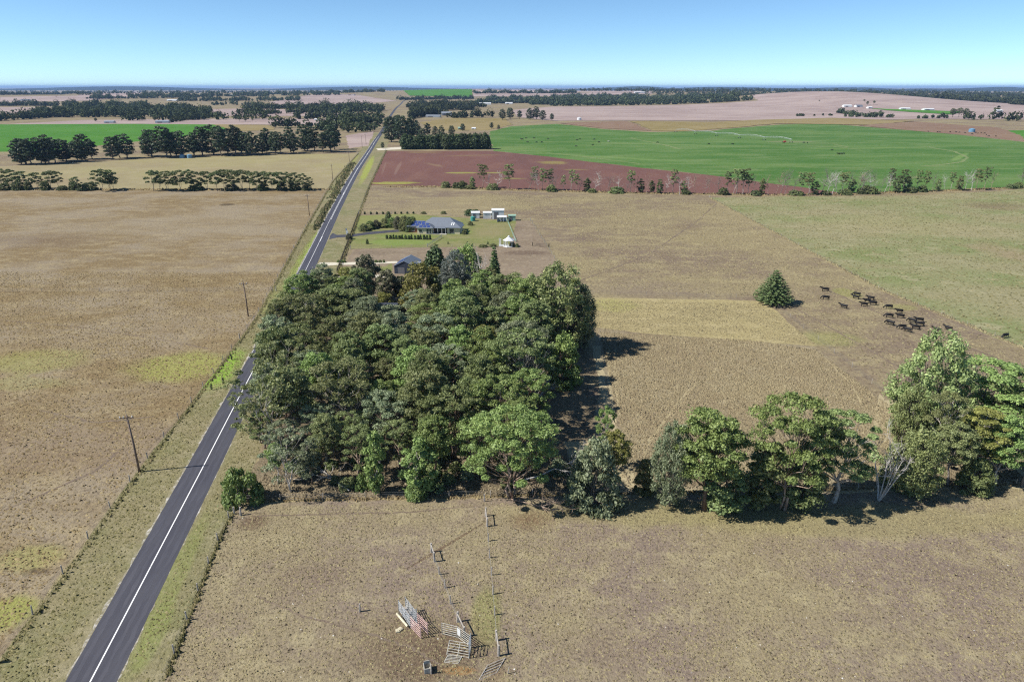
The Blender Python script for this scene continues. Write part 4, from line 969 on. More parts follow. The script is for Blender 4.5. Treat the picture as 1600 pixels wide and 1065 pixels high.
belt('far_woodland', 'woodland right of the far road', [(640, 173, 740, 173, 90), (650, 166, 720, 165, 110), (700, 185, 770, 184, 30), (640, 186, 690, 178, 50), (620, 157, 740, 155, 50), (640, 179, 700, 180, 30), (635, 169, 760, 168, 60)], (11, 18), seed=6, sp=0.35, gap=0.12)
belt('far_woodland', 'dark woodland behind the pale rise in the centre', [(735, 163, 900, 160, 110), (760, 157, 900, 156, 150), (860, 164, 1000, 158, 50), (880, 154, 1000, 153, 150), (765, 140, 900, 140, 60), (740, 147, 900, 146, 80), (120, 2260, 800, 2400, 60, 1), (60, 2400, 850, 2700, 140, 1), (120, 2850, 860, 3050, 160, 1), (250, 3300, 1000, 3500, 220, 1), (800, 3500, 1700, 3700, 260, 1)], (12, 19), seed=7, leaf=2.6, per=24)
belt('far_woodland', 'dark woodland behind the bare hill on the right', [(1330, 2950, 1900, 2650, 220, 1), (1450, 2500, 2000, 2300, 200, 1), (1480, 2150, 1900, 2000, 150, 1), (1500, 3500, 2700, 3200, 400, 1), (1000, 3400, 1500, 3350, 200, 1), (700, 3900, 2900, 3900, 500, 1), (400, 4300, 3400, 4300, 300, 1), (1505, 187, 1600, 190, 14)], (14, 20), seed=8, sp=0.42, leaf=2.8, gap=0.12, per=22)
belt('far_hedgerow', 'thin hedgerow of flat-topped trees below the far sheds on the right', [(1320, 183, 1415, 185, 6), (1430, 186, 1480, 185, 6), (1308, 177, 1345, 182, 6)], (8, 10), seed=9, sp=0.4)
belt('far_hedgerow', 'broken row of small bushes across the pale rise', [(1230, 182, 1310, 181, 5)], (4, 6), seed=10, sp=1.6)
belt('far_bushland', 'blue-dark forest band along the horizon', [(-100, 144.5, 1700, 144.5, 500), (-100, 142, 1700, 142, 900), (-100, 140, 1700, 140, 1500), (-100, 138.6, 1700, 138.6, 2500)], (14, 20), seed=11, per=24, leaf=5.0, sp=0.25, gap=0.3)
# distant forested ridges on the right skyline
def ridge(name, px0, px1, dist, top, seed):
    rng = np.random.default_rng(seed); n = 60; V = []; F = []
    for i in range(n + 1):
        t = i / n; px = px0 + (px1 - px0) * t; d = ray(px, 140); k = dist / d.y
        hgt_ = top * (math.sin(math.pi * t) ** 0.7) * (0.72 + 0.28 * math.sin(7 * t + seed)) + rng.uniform(-2, 2) * (top / 90)
        x = d.x * k
        V += [(x, dist - 900, 0), (x, dist - 250, max(0, hgt_ * 0.8)), (x, dist, max(0.0, hgt_)), (x, dist + 1500, 0)]
        if i:
            a = 4 * (i - 1); b = 4 * i
            F += [(a, b, b + 1, a + 1), (a + 1, b + 1, b + 2, a + 2), (a + 2, b + 2, b + 3, a + 3)]
    o = link(name, np_mesh(name, V, F, M_ridge)); tag(o, kind='structure')
M_ridge = flat_mat('far_forest', (0.030, 0.042, 0.030), 0.95, 0.0, var=0.4, scale=0.004)
ridge('hills', 1020, 1420, 12500, 92, 1)
ridge('hills', 1390, 1640, 12000, 78, 2)
ridge('hills', 860, 1080, 13500, 76, 3)
ridge('hills', -80, 420, 15000, 70, 4)
ridge('hills', 380, 800, 15500, 66, 5)
# ------------------------------------------------------------------ object materials
M_timber = flat_mat('weathered_timber', (0.42, 0.385, 0.34), 0.9, 0.1, var=0.3, scale=4)
M_pole = flat_mat('pole_timber', (0.24, 0.18, 0.145), 0.9, 0.1, var=0.3, scale=3)
M_wire = flat_mat('fence_wire', (0.30, 0.30, 0.30), 0.5, 0.4, 0.6)
M_darkrail = flat_mat('dark_rail', (0.075, 0.062, 0.05), 0.9, 0.1, var=0.3)
M_galv = flat_mat('galvanised_steel', (0.50, 0.53, 0.55), 0.45, 0.5, 0.55, var=0.2)
M_pinkp = flat_mat('faded_red_rail', (0.62, 0.42, 0.38), 0.7, 0.3, var=0.25)
M_red = flat_mat('red_paint', (0.45, 0.06, 0.04), 0.6, 0.3)
M_cream = flat_mat('cream_board', (0.62, 0.56, 0.40), 0.8, 0.2, var=0.2)
M_greyrail = flat_mat('silvered_rail', (0.46, 0.44, 0.38), 0.8, 0.2, var=0.25)
M_white = flat_mat('white_metal', (0.74, 0.75, 0.74), 0.5, 0.4, var=0.06)
M_roof = flat_mat('grey_roof_metal', (0.20, 0.225, 0.26), 0.5, 0.4, 0.2, var=0.1)
M_wallc = flat_mat('cream_render', (0.66, 0.58, 0.40), 0.9, 0.1, var=0.06)
M_brick = flat_mat('brown_brick', (0.26, 0.13, 0.085), 0.9, 0.1, var=0.25, scale=6)
M_glass = flat_mat('window_glass', (0.03, 0.04, 0.05), 0.1, 0.6, var=0.1)
M_solar = flat_mat('solar_panel_blue', (0.045, 0.075, 0.24), 0.22, 0.6, var=0.15)
M_darkwall = flat_mat('dark_blue_wall', (0.045, 0.055, 0.08), 0.7, 0.3, var=0.1)
M_teal = flat_mat('teal_tank', (0.06, 0.30, 0.25), 0.6, 0.3)
M_blue = flat_mat('blue_tank', (0.15, 0.31, 0.46), 0.6, 0.3)
M_palegrn = flat_mat('pale_green_metal', (0.30, 0.46, 0.36), 0.6, 0.3)
M_door = flat_mat('door_grey', (0.16, 0.16, 0.17), 0.7, 0.3)
M_cow = flat_mat('black_hide', (0.012, 0.011, 0.011), 0.6, 0.3, var=0.3)
M_cowwhite = flat_mat('cream_hide', (0.6, 0.55, 0.45), 0.8, 0.2)
M_tyre = flat_mat('tyre_rubber', (0.03, 0.03, 0.03), 0.9, 0.1)
M_signb = flat_mat('blue_sign', (0.08, 0.2, 0.5), 0.5, 0.4)
# ------------------------------------------------------------------ fences
def resample(path, step):
    P3 = [Vector((p[0], p[1], 0)) for p in path]; out = []; carry = 0.0
    for a, b in zip(P3, P3[1:]):
        L = (b - a).length; d = carry
        while d < L: out.append(a.lerp(b, d / L)); d += step
        carry = d - L
    out.append(P3[-1]); return out
POST_ME = {}
def post_mesh(kind):
    if kind not in POST_ME:
        hh, r = {'thin': (1.25, 0.05), 'round': (1.3, 0.09), 'strainer': (1.5, 0.14)}[kind]
        mb = MB(); mb.tube([(0, 0, -0.15), (0.01, 0.0, hh * 0.5), (0.0, 0.015, hh)], [r * 1.08, r, r * 0.94], 7)
        POST_ME[kind] = mb.mesh('post_' + kind)
    return POST_ME[kind]
def fence(path, step, label, kind='round', wires=(0.25, 0.55, 0.85, 1.12), wr=0.008, mat=None, wmat=None, rails=None, group=None, every=0):
    rf = random.Random(int(abs(path[0][0]) * 10) + len(path))
    pts = resample(path, step); o = pts[0]
    e = empty('rail_fence' if rails else 'wire_fence', o)
    for i, p in enumerate(pts):
        k = 'strainer' if i in (0, len(pts) - 1) or (every and i % every == 0) else kind
        q = link('post', post_mesh(k), e, mat or M_timber)
        q.location = (p.x - o.x + rf.uniform(-.05, .05), p.y - o.y + rf.uniform(-.05, .05), rf.uniform(-0.06, 0.05))
        q.rotation_euler = (rf.uniform(-.06, .06), rf.uniform(-.06, .06), rf.uniform(0, 6.28))
    for z in wires:
        mb = MB(); mb.tube([(p.x - o.x, p.y - o.y, z + rf.uniform(-.02, .02)) for p in pts], wr, 3, cap=False)
        mb.build('wire', wmat or M_wire, e)
    if rails:
        for z in rails:
            for a, b in zip(pts, pts[1:]):
                mb = MB(); mb.tube([(a.x - o.x, a.y - o.y, z), (b.x - o.x, b.y - o.y, z + 0.02)], 0.06, 4); mb.build('rail', mat or M_timber, e)
    tag(e, label, 'fence', group)
    return e
def gp(*px): return [(G(*p).x, G(*p).y) for p in px]
fence([p for p in LF if p[1] < 700][1:], 7.5, 'long wire fence with timber posts along the left side of the road', every=14)
fence([(-33, 24), (-37.6, 56.6), (-41.5, 80.5), (-42.4, 89.9)], 5.2, 'wire fence between the right road verge and the front paddock', every=0)
fence([(-60.5, 229.8), (-69.5, 291.8), (-77.2, 343.8)], 3.2, 'dark timber rail fence along the house frontages', 'round', (), mat=M_darkrail, rails=(0.45, 0.85, 1.2))
fence([(-77.4, 346), (-92.7, 450.8), (-127.4, 713.7)], 9, 'wire fence along the right verge beside the ploughed field')
fence([(-42.3, 90.3), (-4, 91.6), (47.6, 93.4), (84, 95.2), (110, 96)], 6.5, 'wire fence along the front of the woodland and tree belt', 'thin')
fence([(114, 398), (116.4, 206), (126, 153), (136, 110)], 9, 'wire fence slanting past the cattle beside the greening paddock', 'thin')
fence([(-300, 205), (-160, 205.4), (-74, 206.3)], 9, 'wire fence crossing the left paddock at the second power pole', 'thin')
fence(gp((548, 389), (640, 387), (742, 385), (800, 384)), 8, 'wire fence below the garden lawn', 'thin')
fence(gp((561, 336), (640, 333), (760, 341), (829, 345)), 8, 'wire fence behind the homestead', 'thin')
fence(gp((829, 345), (853, 383), (872, 412), (884, 450)), 7, 'wire fence on the right side of the bare yard', 'round')
fence(gp((792, 344), (806, 378)), 2.5, 'pale green rail fence between sheds and gazebo', 'thin', (), mat=M_palegrn, rails=(0.4, 0.9))
fence(gp((668, 386), (690, 371)), 2.2, 'pale rail fence from the lawn up to the house', 'thin', (), mat=M_greyrail, rails=(0.4, 0.8, 1.1))
fence(gp((832, 384), (846, 386), (858, 386)), 3.5, 'short dark rail fence right of the gazebo', 'round', (), mat=M_darkrail, rails=(0.6, 1.1))
fence([(-57, 213), (-20, 208), (20, 203), (76, 198.5)], 9, 'wire fence behind the woodland and mown strip', 'thin')
fence([(77, 198), (77.5, 150), (78, 110), (78.4, 96)], 9, 'wire fence between the block and the cattle paddock', 'thin')
# yard fences in the front paddock
def post_row(pxs, label, wires=(0.3, 0.6, 0.9)):
    pts = [G(*p) for p in pxs]; o = pts[0]; e = empty('wire_fence', o)
    for i, p in enumerate(pts):
        q = link('post', post_mesh('strainer' if i < 2 or i >= len(pts) - 2 else 'round'), e, M_timber)
        q.location = p - o; q.rotation_euler = (random.uniform(-.04, .04), random.uniform(-.04, .04), random.uniform(0, 6))
    for z in wires:
        mb = MB(); mb.tube([(p.x - o.x, p.y - o.y, z) for p in pts], 0.008, 3, cap=False); mb.build('wire', M_wire, e)
    for a, b in ((pts[0], pts[1]), (pts[-2], pts[-1])):
        mb = MB(); mb.tube([a - o + Vector((0, 0, 1.25)), b - o + Vector((0, 0, 1.2))], 0.075, 6); mb.build('rail', M_timber, e)
    tag(e, label, 'fence')
post_row([(759, 806), (761, 822), (763, 845), (765, 871), (768, 898), (770, 928), (773, 960), (776, 1000), (779, 1024)], 'straight post and wire fence running down to the stockyard')
post_row([(674, 862), (679, 877), (686, 897), (695, 918), (704, 943), (715, 971), (726, 994)], 'sagging post and wire fence left of the straight yard fence')
def single_post(px, py, h, label, lean=(0, 0), r=0.09):
    mb = MB(); mb.tube([(0, 0, -0.2), (lean[0] * .5, lean[1] * .5, h * 0.5), (lean[0], lean[1], h)], [r * 1.1, r, r * 0.9], 7)
    o = mb.build('post', M_timber); o.location = G(px, py); tag(o, label, 'post'); return o
single_post(562, 955, 1.2, 'lone leaning post left of the cattle ramp', (0.1, 0.0), 0.11)
single_post(376, 805, 1.4, 'dark strainer post beside the round bush at the fence corner', (0.05, 0.1), 0.14)
single_post(366, 803, 1.3, 'second strainer post at the fence corner, nearer the road', (0.05, 0.0), 0.13)
single_post(674, 1052, 1.3, 'bare gate post beside the grey trough', (0, 0), 0.08)
single_post(793, 1052, 0.9, 'small pale stake right of the overgrown gate', (0.2, 0.1), 0.05)
single_post(757, 783, 1.3, 'pale post in the front fence above the straight yard fence', (0, 0), 0.1)
# ------------------------------------------------------------------ stockyard
def rails_between(e, a, b, zs0, zs1, mat, r=0.035, name='rail', sides=5):
    for z0, z1 in zip(zs0, zs1):
        mb = MB(); mb.tube([(a[0], a[1], z0), (b[0], b[1], z1)], r, sides); mb.build(name, mat, e)
ra = G(658, 997); rb = G(624, 962)
e = empty('cattle_ramp', ra); d = (rb - ra); L = d.length; d.normalize(); nrm = Vector((d.y, -d.x, 0)); W = 0.95
for s in (0, 1):
    off = nrm * (W * s)
    a = off; m = d * (L * 0.47) + off; f = d * L + off
    rails_between(e, a, m, [0.15, 0.45, 0.75, 1.05, 1.35, 1.62], [0.15, 0.45, 0.75, 1.05, 1.35, 1.62], M_pinkp, 0.036)
    rails_between(e, m, f, [0.2, 0.5, 0.8, 1.1, 1.4, 1.68], [1.05, 1.3, 1.55, 1.8, 2.05, 2.3], M_galv, 0.036)
    for t in (0.0, 0.24, 0.47, 0.66, 0.84, 1.0):
        p = d * (L * t) + off; top = 1.7 if t < 0.5 else 1.7 + (t - 0.47) / 0.53 * 0.7
        mb = MB(); mb.box((p.x, p.y, top / 2), (0.09, 0.09, top)); mb.build('upright', M_galv if t > 0.4 else M_pinkp, e)
mb = MB()
p0, p1 = d * (L * 0.47), d * L
mb.add([p0 + Vector((0, 0, .1)), p0 + nrm * W + Vector((0, 0, .1)), p1 + nrm * W + Vector((0, 0, 1.0)), p1 + Vector((0, 0, 1.0)),
        p0 + Vector((0, 0, .02)), p0 + nrm * W + Vector((0, 0, .02)), p1 + nrm * W + Vector((0, 0, .9)), p1 + Vector((0, 0, .9))],
       [(0, 1, 2, 3), (7, 6, 5, 4), (0, 4, 5, 1), (1, 5, 6, 2), (2, 6, 7, 3), (3, 7, 4, 0)])
mb.build('ramp_floor', M_timber, e)
mb = MB(); q0, q1 = d * (L * 0.5) - nrm * 0.32, d * L - nrm * 0.32
mb.tube([q0 + Vector((0, 0, 0.35)), q1 + Vector((0, 0, 0.62))], 0.16, 4); mb.build('catwalk', M_cream, e)
mb = MB(); q = d * (L * 0.47)
mb.tube([q + Vector((0, 0, 0)), q + Vector((0, 0, 2.25)), q + nrm * W + Vector((0, 0, 2.25)), q + nrm * W], 0.05, 5); mb.build('head_frame', M_galv, e)
mb = MB(); q = d * L
mb.tube([q + Vector((0, 0, 0.9)), q + Vector((0, 0, 2.3)), q + nrm * W + Vector((0, 0, 2.3)), q + nrm * W + Vector((0, 0, .9))], 0.06, 5); mb.build('end_gate', M_pole, e)
tag(e, 'galvanised cattle loading ramp with faded red rails in the front paddock', 'cattle ramp')
def panel(pa, pb, label, h=1.65, n=6, mat=None, lean=None, name='yard_panel', sheetpos=None, z0=0.12):
    a = G(*pa); b = G(*pb); e = empty(name, a); v = b - a
    top = Vector((0, 0, h)) if lean is None else lean
    for i in range(n):
        t = z0 / h + (1 - z0 / h) * i / (n - 1)
        mb = MB(); mb.tube([top * t, v + top * t], 0.04, 5); mb.build('rail', mat or M_greyrail, e)
    for t in ((0, 1) if v.length < 2.4 else (0, 0.5, 1)):
        mb = MB(); mb.tube([v * t + Vector((0, 0, 0.0)), v * t + top * 1.02], 0.05, 5); mb.build('upright', mat or M_greyrail, e)
    if sheetpos:
        t0, t1 = sheetpos; nn = v.cross(top).normalized() * 0.06
        mb = MB(); c = [v * t0 + top * .35 + nn, v * t1 + top * .35 + nn, v * t1 + top * .95 + nn, v * t0 + top * .95 + nn]
        mb.add(c + [p + nn * 0.3 for p in c], [(3, 2, 1, 0), (4, 5, 6, 7), (0, 1, 5, 4), (1, 2, 6, 5), (2, 3, 7, 6), (3, 0, 4, 7)]); mb.build('white_plate', M_white, e)
    tag(e, label, 'yard panel'); return e
panel((691, 990), (715, 996), 'silver rail yard panel nearest the cattle ramp, left of the white plate')
panel((715.5, 996), (736, 1011), 'silver rail yard panel with a white plate on it', sheetpos=(0.0, 0.24))
panel((733, 1028), (736, 1012), 'upright grey gate panel seen edge-on beside the two silver panels', h=2.1, mat=M_galv, n=6)
panel((698, 1022), (732, 1028), 'leaning rail panel below the yard with its foot on the grass', lean=Vector((0.25, 1.2, 0.9)), n=6)
panel((694, 1034), (716, 1036), 'small rail panel lying on the ground beside the leaning panel', lean=Vector((0.35, 0.9, 0.12)), n=6, name='yard_panel', z0=0.02)
panel((748, 1062), (776, 1050), 'overgrown old gate lying in grass at the foot of the straight yard fence', lean=Vector((0.9, 1.9, 0.15)), n=5, mat=M_timber, name='old_gate', z0=0.02)
g = G(668, 1047); e = empty('trough', g, 0.25)
mb = MB(); mb.box((0, 0, 0.06), (0.75, 0.9, 0.1)); mb.build('base', M_greyrail, e)
for c, s in (((-.36, 0, .4), (.06, .9, .62)), ((.36, 0, .4), (.06, .9, .62)), ((0, -.42, .4), (.66, .06, .62)), ((0, .42, .55), (.66, .06, .92))):
    mb = MB(); mb.box(c, s); mb.build('side', M_greyrail, e)
tag(e, 'small grey open-topped box trough in front of the stockyard', 'trough')
for k, (px, py, rz) in enumerate([(621, 986, 0.3), (625.5, 983, 0.9)]):
    mb = MB(); mb.box((0, 0, 0.1), (0.42, 0.5, 0.16)); mb.box((0.03, 0.02, 0.2), (0.3, 0.36, 0.05))
    o = mb.build('salt_block', M_cream); o.location = G(px, py); o.rotation_euler = (0, 0.1, rz)
    tag(o, ['pale block on the grass left of the cattle ramp, left of two', 'pale block on the grass left of the cattle ramp, right of two'][k], 'block', 'pale blocks left of the cattle ramp')
# ------------------------------------------------------------------ power poles
def power_pole(px, py, ty, label, rz=0.14):
    g = G(px, py); h = hgt(px, py, ty); e = empty('power_pole', g, rz)
    mb = MB(); mb.tube([(0, 0, -0.4), (0.02, 0, h * 0.5), (-0.10, 0.0, h)], [0.19, 0.165, 0.125], 9); mb.build('pole', M_pole, e, True)
    mb = MB(); mb.box((-0.1, -0.15, h - 0.45), (2.2, 0.11, 0.13)); mb.build('crossarm', M_pole, e)
    for x in (-1.0, -0.45, 0.85):
        mb = MB(); mb.lathe([(0.03, 0), (0.09, 0.05), (0.05, 0.12), (0.10, 0.17), (0.04, 0.28)], 8, (x - .1, -0.15, h - 0.38)); mb.build('insulator', M_white, e)
    mb = MB(); mb.tube([(-0.1, 0, h), (-0.1, 0, h + 0.8)], 0.035, 5); mb.build('top_pin', M_galv, e)
    for s in (-1, 1):
        mb = MB(); mb.tube([(-0.1, -0.12, h - 1.1), (-0.1 + s * 0.7, -0.15, h - 0.5)], 0.025, 4); mb.build('brace', M_galv, e)
    tag(e, label, 'power pole', 'power poles along the left fence')
PX = [(218, 737, 648), (388, 494, 441), (483.5, 337, 304), (520, 281, 257), (546, 254, 236), (566, 231, 212), (572, 226, 210), (584, 209, 196)]
for k, (x, y, t) in enumerate(PX):
    power_pole(x, y, t, 'timber power pole by the left road fence, %s from the camera' % ordn(k))
# ------------------------------------------------------------------ road furniture
def sign(px, py, h, w, hh, mat, label, name='road_sign'):
    e = empty(name, G(px, py)); mb = MB(); mb.tube([(0, 0, -.2), (0, 0, h)], 0.04, 6); mb.build('post', M_galv, e)
    mb = MB(); mb.box((0, -0.06, h - hh / 2), (w, 0.03, hh)); mb.build('sign_plate', mat, e); tag(e, label, 'sign')
sign(489, 456, 2.2, 0.7, 0.8, M_galv, 'grey road sign plate on a post near the cottage drive')
sign(543, 372, 3.2, 0.9, 2.6, M_white, 'tall white sign panel at the asphalt driveway entrance')
sign(541.5, 366, 2.6, 0.4, 0.9, M_signb, 'narrow blue sign beside the tall white sign panel')
e = empty('mailbox', G(495, 458)); mb = MB(); mb.tube([(0, 0, -.2), (0, 0, 1.0)], 0.06, 6); mb.build('post', M_pole, e)
mb = MB(); mb.box((0, 0, 1.2), (0.5, 0.6, 0.4)); mb.tube([(0, -.3, 1.4), (0, .3, 1.4)], 0.25, 10); mb.build('box', M_door, e); tag(e, 'dark mailbox on a post beside the road sign', 'mailbox')
for k, (px, py) in enumerate([(362, 562), (349.5, 599), (331, 609)]):
    e = tree('clad0', G(px, py), 1.55, 0.10, k * 2.0, L_dark, B_brown, 'sapling', ['dark slim sapling at the far end of the bright green verge', 'dark slim sapling on the bright green verge nearest the woodland', 'dark slim sapling at the near end of the bright green verge'][k], 'sapling', 'dark saplings on the bright green verge')
# ------------------------------------------------------------------ cattle
def cow_mesh(name, graze):
    bm = bmesh.new(); lay = bm.verts.layers.skin.verify()
    vs = {}
    def v(k, co, r): vs[k] = bm.verts.new(co); vs[k][lay].radius = r; return vs[k]
    def ed(a, b): bm.edges.new((vs[a], vs[b]))
    v('pel', (0.75, 0, 1.02), (0.30, 0.33)); v('bel', (0.15, 0, 0.95), (0.36, 0.40)); v('che', (-0.45, 0, 0.98), (0.31, 0.37)); v('sho', (-0.78, 0, 1.08), (0.22, 0.29))
    v('rum', (1.0, 0, 1.08), (0.20, 0.20)); v('tl', (1.12, 0, 0.85), (0.05, 0.05)); v('tl2', (1.13, 0, 0.45), (0.035, 0.035))
    if graze:
        v('nek', (-1.1, 0, 0.85), (0.15, 0.19)); v('hd', (-1.38, 0, 0.5), (0.13, 0.15)); v('mz', (-1.5, 0, 0.2), (0.08, 0.09))
    else:
        v('nek', (-1.1, 0, 1.25), (0.16, 0.2)); v('hd', (-1.38, 0, 1.36), (0.13, 0.15)); v('mz', (-1.68, 0, 1.18), (0.085, 0.09))
    for a, b in (('pel', 'bel'), ('bel', 'che'), ('che', 'sho'), ('sho', 'nek'), ('nek', 'hd'), ('hd', 'mz'), ('pel', 'rum'), ('rum', 'tl'), ('tl', 'tl2')): ed(a, b)
    for s, n in ((1, 'l'), (-1, 'r')):
        o = 0.08 * s
        v('ft' + n, (-0.6 + o, 0.17 * s, 0.72), (0.13, 0.11)); v('fk' + n, (-0.62 + o, 0.18 * s, 0.42), (0.075, 0.075)); v('ff' + n, (-0.6 + o, 0.18 * s, 0.0), (0.06, 0.06))
        v('ht' + n, (0.76 - o, 0.19 * s, 0.72), (0.17, 0.13)); v('hk' + n, (0.92 - o, 0.19 * s, 0.44), (0.08, 0.07)); v('hf' + n, (0.84 - o, 0.19 * s, 0.0), (0.06, 0.06))
        for a, b in (('che', 'ft' + n), ('ft' + n, 'fk' + n), ('fk' + n, 'ff' + n), ('pel', 'ht' + n), ('ht' + n, 'hk' + n), ('hk' + n, 'hf' + n)): ed(a, b)
        h = vs['hd'].co; v('ea' + n, (h.x + 0.05, 0.26 * s, h.z + 0.1), (0.03, 0.06)); ed('hd', 'ea' + n)
    vs['pel'][lay].use_root = True
    me = bpy.data.meshes.new('tmp'); bm.to_mesh(me); bm.free()
    ob = bpy.data.objects.new('tmp', me); COL.objects.link(ob)
    ob.modifiers.new('s', 'SKIN'); sb = ob.modifiers.new('u', 'SUBSURF'); sb.levels = 1
    dg = bpy.context.evaluated_depsgraph_get(); out = bpy.data.meshes.new_from_object(ob.evaluated_get(dg))
    bpy.data.objects.remove(ob); out.name = name
    out.polygons.foreach_set('use_smooth', np.ones(len(out.polygons), bool)); out.materials.clear(); out.materials.append(M_cow)
    return out
COWS = [cow_mesh('cow_standing', False), cow_mesh('cow_grazing', True)]
rc = random.Random(3)
HERD = [(517, 192), (520, 236), (618, 283), (690, 217), (683, 232), (728, 272), (745, 254), (765, 238), (776, 266), (862, 286), (865, 334), (870, 374), (920, 309), (925, 336), (935, 395), (965, 412), (990, 362), (1008, 397), (1028, 358), (1030, 380), (1125, 413), (1185, 402), (1495, 444)]
HERD = [(1140 + x / 3.478, 400 + y / 3.478) for x, y in HERD]
def put_cow(px, py, label, group, rz=None, me=None, mat=None, s=1.0):
    o = link('cow', me or rc.choice(COWS), None, mat or M_cow); o.location = G(px, py); o.rotation_euler = (0, 0, rc.gauss(-0.15, 0.35) if rz is None else rz); sc = rc.uniform(0.92, 1.06) * s; o.scale = (sc,) * 3
    tag(o, label, 'cow', group)
for k, (x, y) in enumerate(sorted(HERD)):
    put_cow(x, y, 'black cow of the herd near the lone pine, %s from the left' % ordn(k), 'black cattle near the lone pine')
FARC = sorted([(800 + x / 3.81, 120 + y / 3.81) for x, y in [(55, 374), (85, 368), (62, 378), (132, 370), (93, 392), (146, 394), (177, 393), (216, 374), (388, 380), (405, 374), (490, 378), (518, 393), (481, 409), (382, 417), (866, 395), (1172, 404), (1313, 404)]])
for k, (x, y) in enumerate(FARC):
    put_cow(x, y, 'tiny black cow grazing on the irrigated green field, %s from the left' % ordn(k), 'black cattle on the irrigated field', rc.uniform(-0.6, 0.6), COWS[1], s=1.12)
put_cow(800 + 575 / 3.81, 120 + 390 / 3.81, 'single cream cow among black cattle on the irrigated field', None, 0.1, COWS[0], M_cowwhite, 1.2)
FAR2 = sorted([(1180 + x / 3.81, 120 + y / 3.81) for x, y in [(168, 396), (290, 396), (310, 397), (457, 439), (494, 463), (504, 463), (516, 462), (526, 462), (1030, 331), (1085, 333), (1098, 333), (1160, 333), (1195, 334), (1215, 336), (1248, 338), (1290, 346), (1310, 338), (1325, 340), (1345, 337), (1375, 350), (1390, 358), (1432, 358), (1365, 340)]])
for k, (x, y) in enumerate(FAR2):
    put_cow(x, y, 'tiny dark cow on the right half of the far fields, %s from the left' % ordn(k), 'dark cattle on the right of the far fields', rc.uniform(-1, 1), COWS[k % 2], s=1.12)
# ------------------------------------------------------------------ buildings
def hip_roof(mb, x0, x1, y0, y1, z, rise, ov=0.5):
    x0 -= ov; x1 += ov; y0 -= ov; y1 += ov; w, dd = x1 - x0, y1 - y0
    if w >= dd: r0, r1 = (x0 + dd / 2, (y0 + y1) / 2), (x1 - dd / 2, (y0 + y1) / 2)
    else: r0, r1 = ((x0 + x1) / 2, y0 + w / 2), ((x0 + x1) / 2, y1 - w / 2)
    V = [(x0, y0, z), (x1, y0, z), (x1, y1, z), (x0, y1, z), (*r0, z + rise), (*r1, z + rise)]
    V += [(a, b, z - 0.18) for a, b in ((x0, y0), (x1, y0), (x1, y1), (x0, y1))]
    F = [(0, 1, 5, 4), (2, 3, 4, 5), (1, 2, 5), (3, 0, 4)] if w >= dd else [(0, 1, 4), (1, 2, 5, 4), (2, 3, 5), (3, 0, 4, 5)]
    F += [(6, 7, 1, 0), (7, 8, 2, 1), (8, 9, 3, 2), (9, 6, 0, 3), (9, 8, 7, 6)]
    mb.add(V, F)
def win(parent, x, y, z, w, h, name='window'):
    mb = MB(); mb.box((x, y, z), (w, 0.06, h)); f = mb.build(name, M_glass, parent)
    mb = MB()
    for c, s in (((x, y - .02, z + h / 2), (w + .12, .1, .07)), ((x, y - .02, z - h / 2), (w + .12, .1, .07)), ((x - w / 2, y - .02, z), (.07, .1, h - .07)), ((x + w / 2, y - .02, z), (.07, .1, h - .07))): mb.box(c, s)
    mb.build('window_frame', M_white, f)
hg = G(675, 366); hs = empty('house', hg, -0.12)
mb = MB(); mb.box((2.5, 8, 1.35), (16.6, 8.6, 2.7)); mb.build('wall', M_brick, hs)
mb = MB(); mb.box((-6.5, 6.2, 1.35), (9.4, 6.2, 2.7)); w2 = mb.build('wall', M_brick, hs)
mb = MB(); mb.box((-3.2, 2.5, 1.35), (6.6, 5.0, 2.7)); mb.build('wall', M_wallc, hs)
mb = MB(); mb.box((9.2, 5.0, 1.35), (5.6, 6.6, 2.7)); mb.build('wall', M_wallc, hs)
for a in ((-6.0, 11.0, 3.6, 12.6, 2.72, 3.3), (-11.4, -1.6, 3.0, 9.4, 2.76, 1.9), (-6.6, 0.2, 0.0, 5.2, 2.80, 1.7), (6.2, 12.2, 1.6, 8.4, 2.84, 1.8)):
    mb = MB(); hip_roof(mb, *a); mb.build('roof', M_roof, hs)
for x, w in ((-1.9, 1.1), (-0.7, 0.9)): win(hs, x, -0.04, 1.25, w, 2.1)
win(hs, -5.0, -0.04, 1.4, 1.4, 1.3); win(hs, 8.4, 1.66, 1.3, 2.0, 2.0); win(hs, -9.2, 3.06, 1.4, 1.6, 1.3)
mb = MB(); mb.box((3.4, 3.66, 1.3), (5.4, 0.06, 2.2)); mb.build('glass_door', M_glass, hs)
mb = MB(); mb.add([(0.4, 0.9, 2.55), (6.0, 0.9, 2.55), (6.0, 3.6, 2.95), (0.4, 3.6, 2.95), (0.4, 0.9, 2.45), (6.0, 0.9, 2.45), (6.0, 3.6, 2.85), (0.4, 3.6, 2.85)], [(0, 1, 2, 3), (7, 6, 5, 4), (0, 4, 5, 1), (1, 5, 6, 2), (2, 6, 7, 3), (3, 7, 4, 0)])
mb.build('veranda_roof', M_roof, hs)
for x in (0.6, 2.4, 4.2, 5.9):
    mb = MB(); mb.box((x, 1.0, 1.22), (0.14, 0.14, 2.44)); mb.build('veranda_post', M_white, hs)
mb = MB(); mb.box((3.2, 0.9, 0.06), (6.4, 2.6, 0.12)); mb.build('veranda_floor', M_greyrail, hs)
pm = None
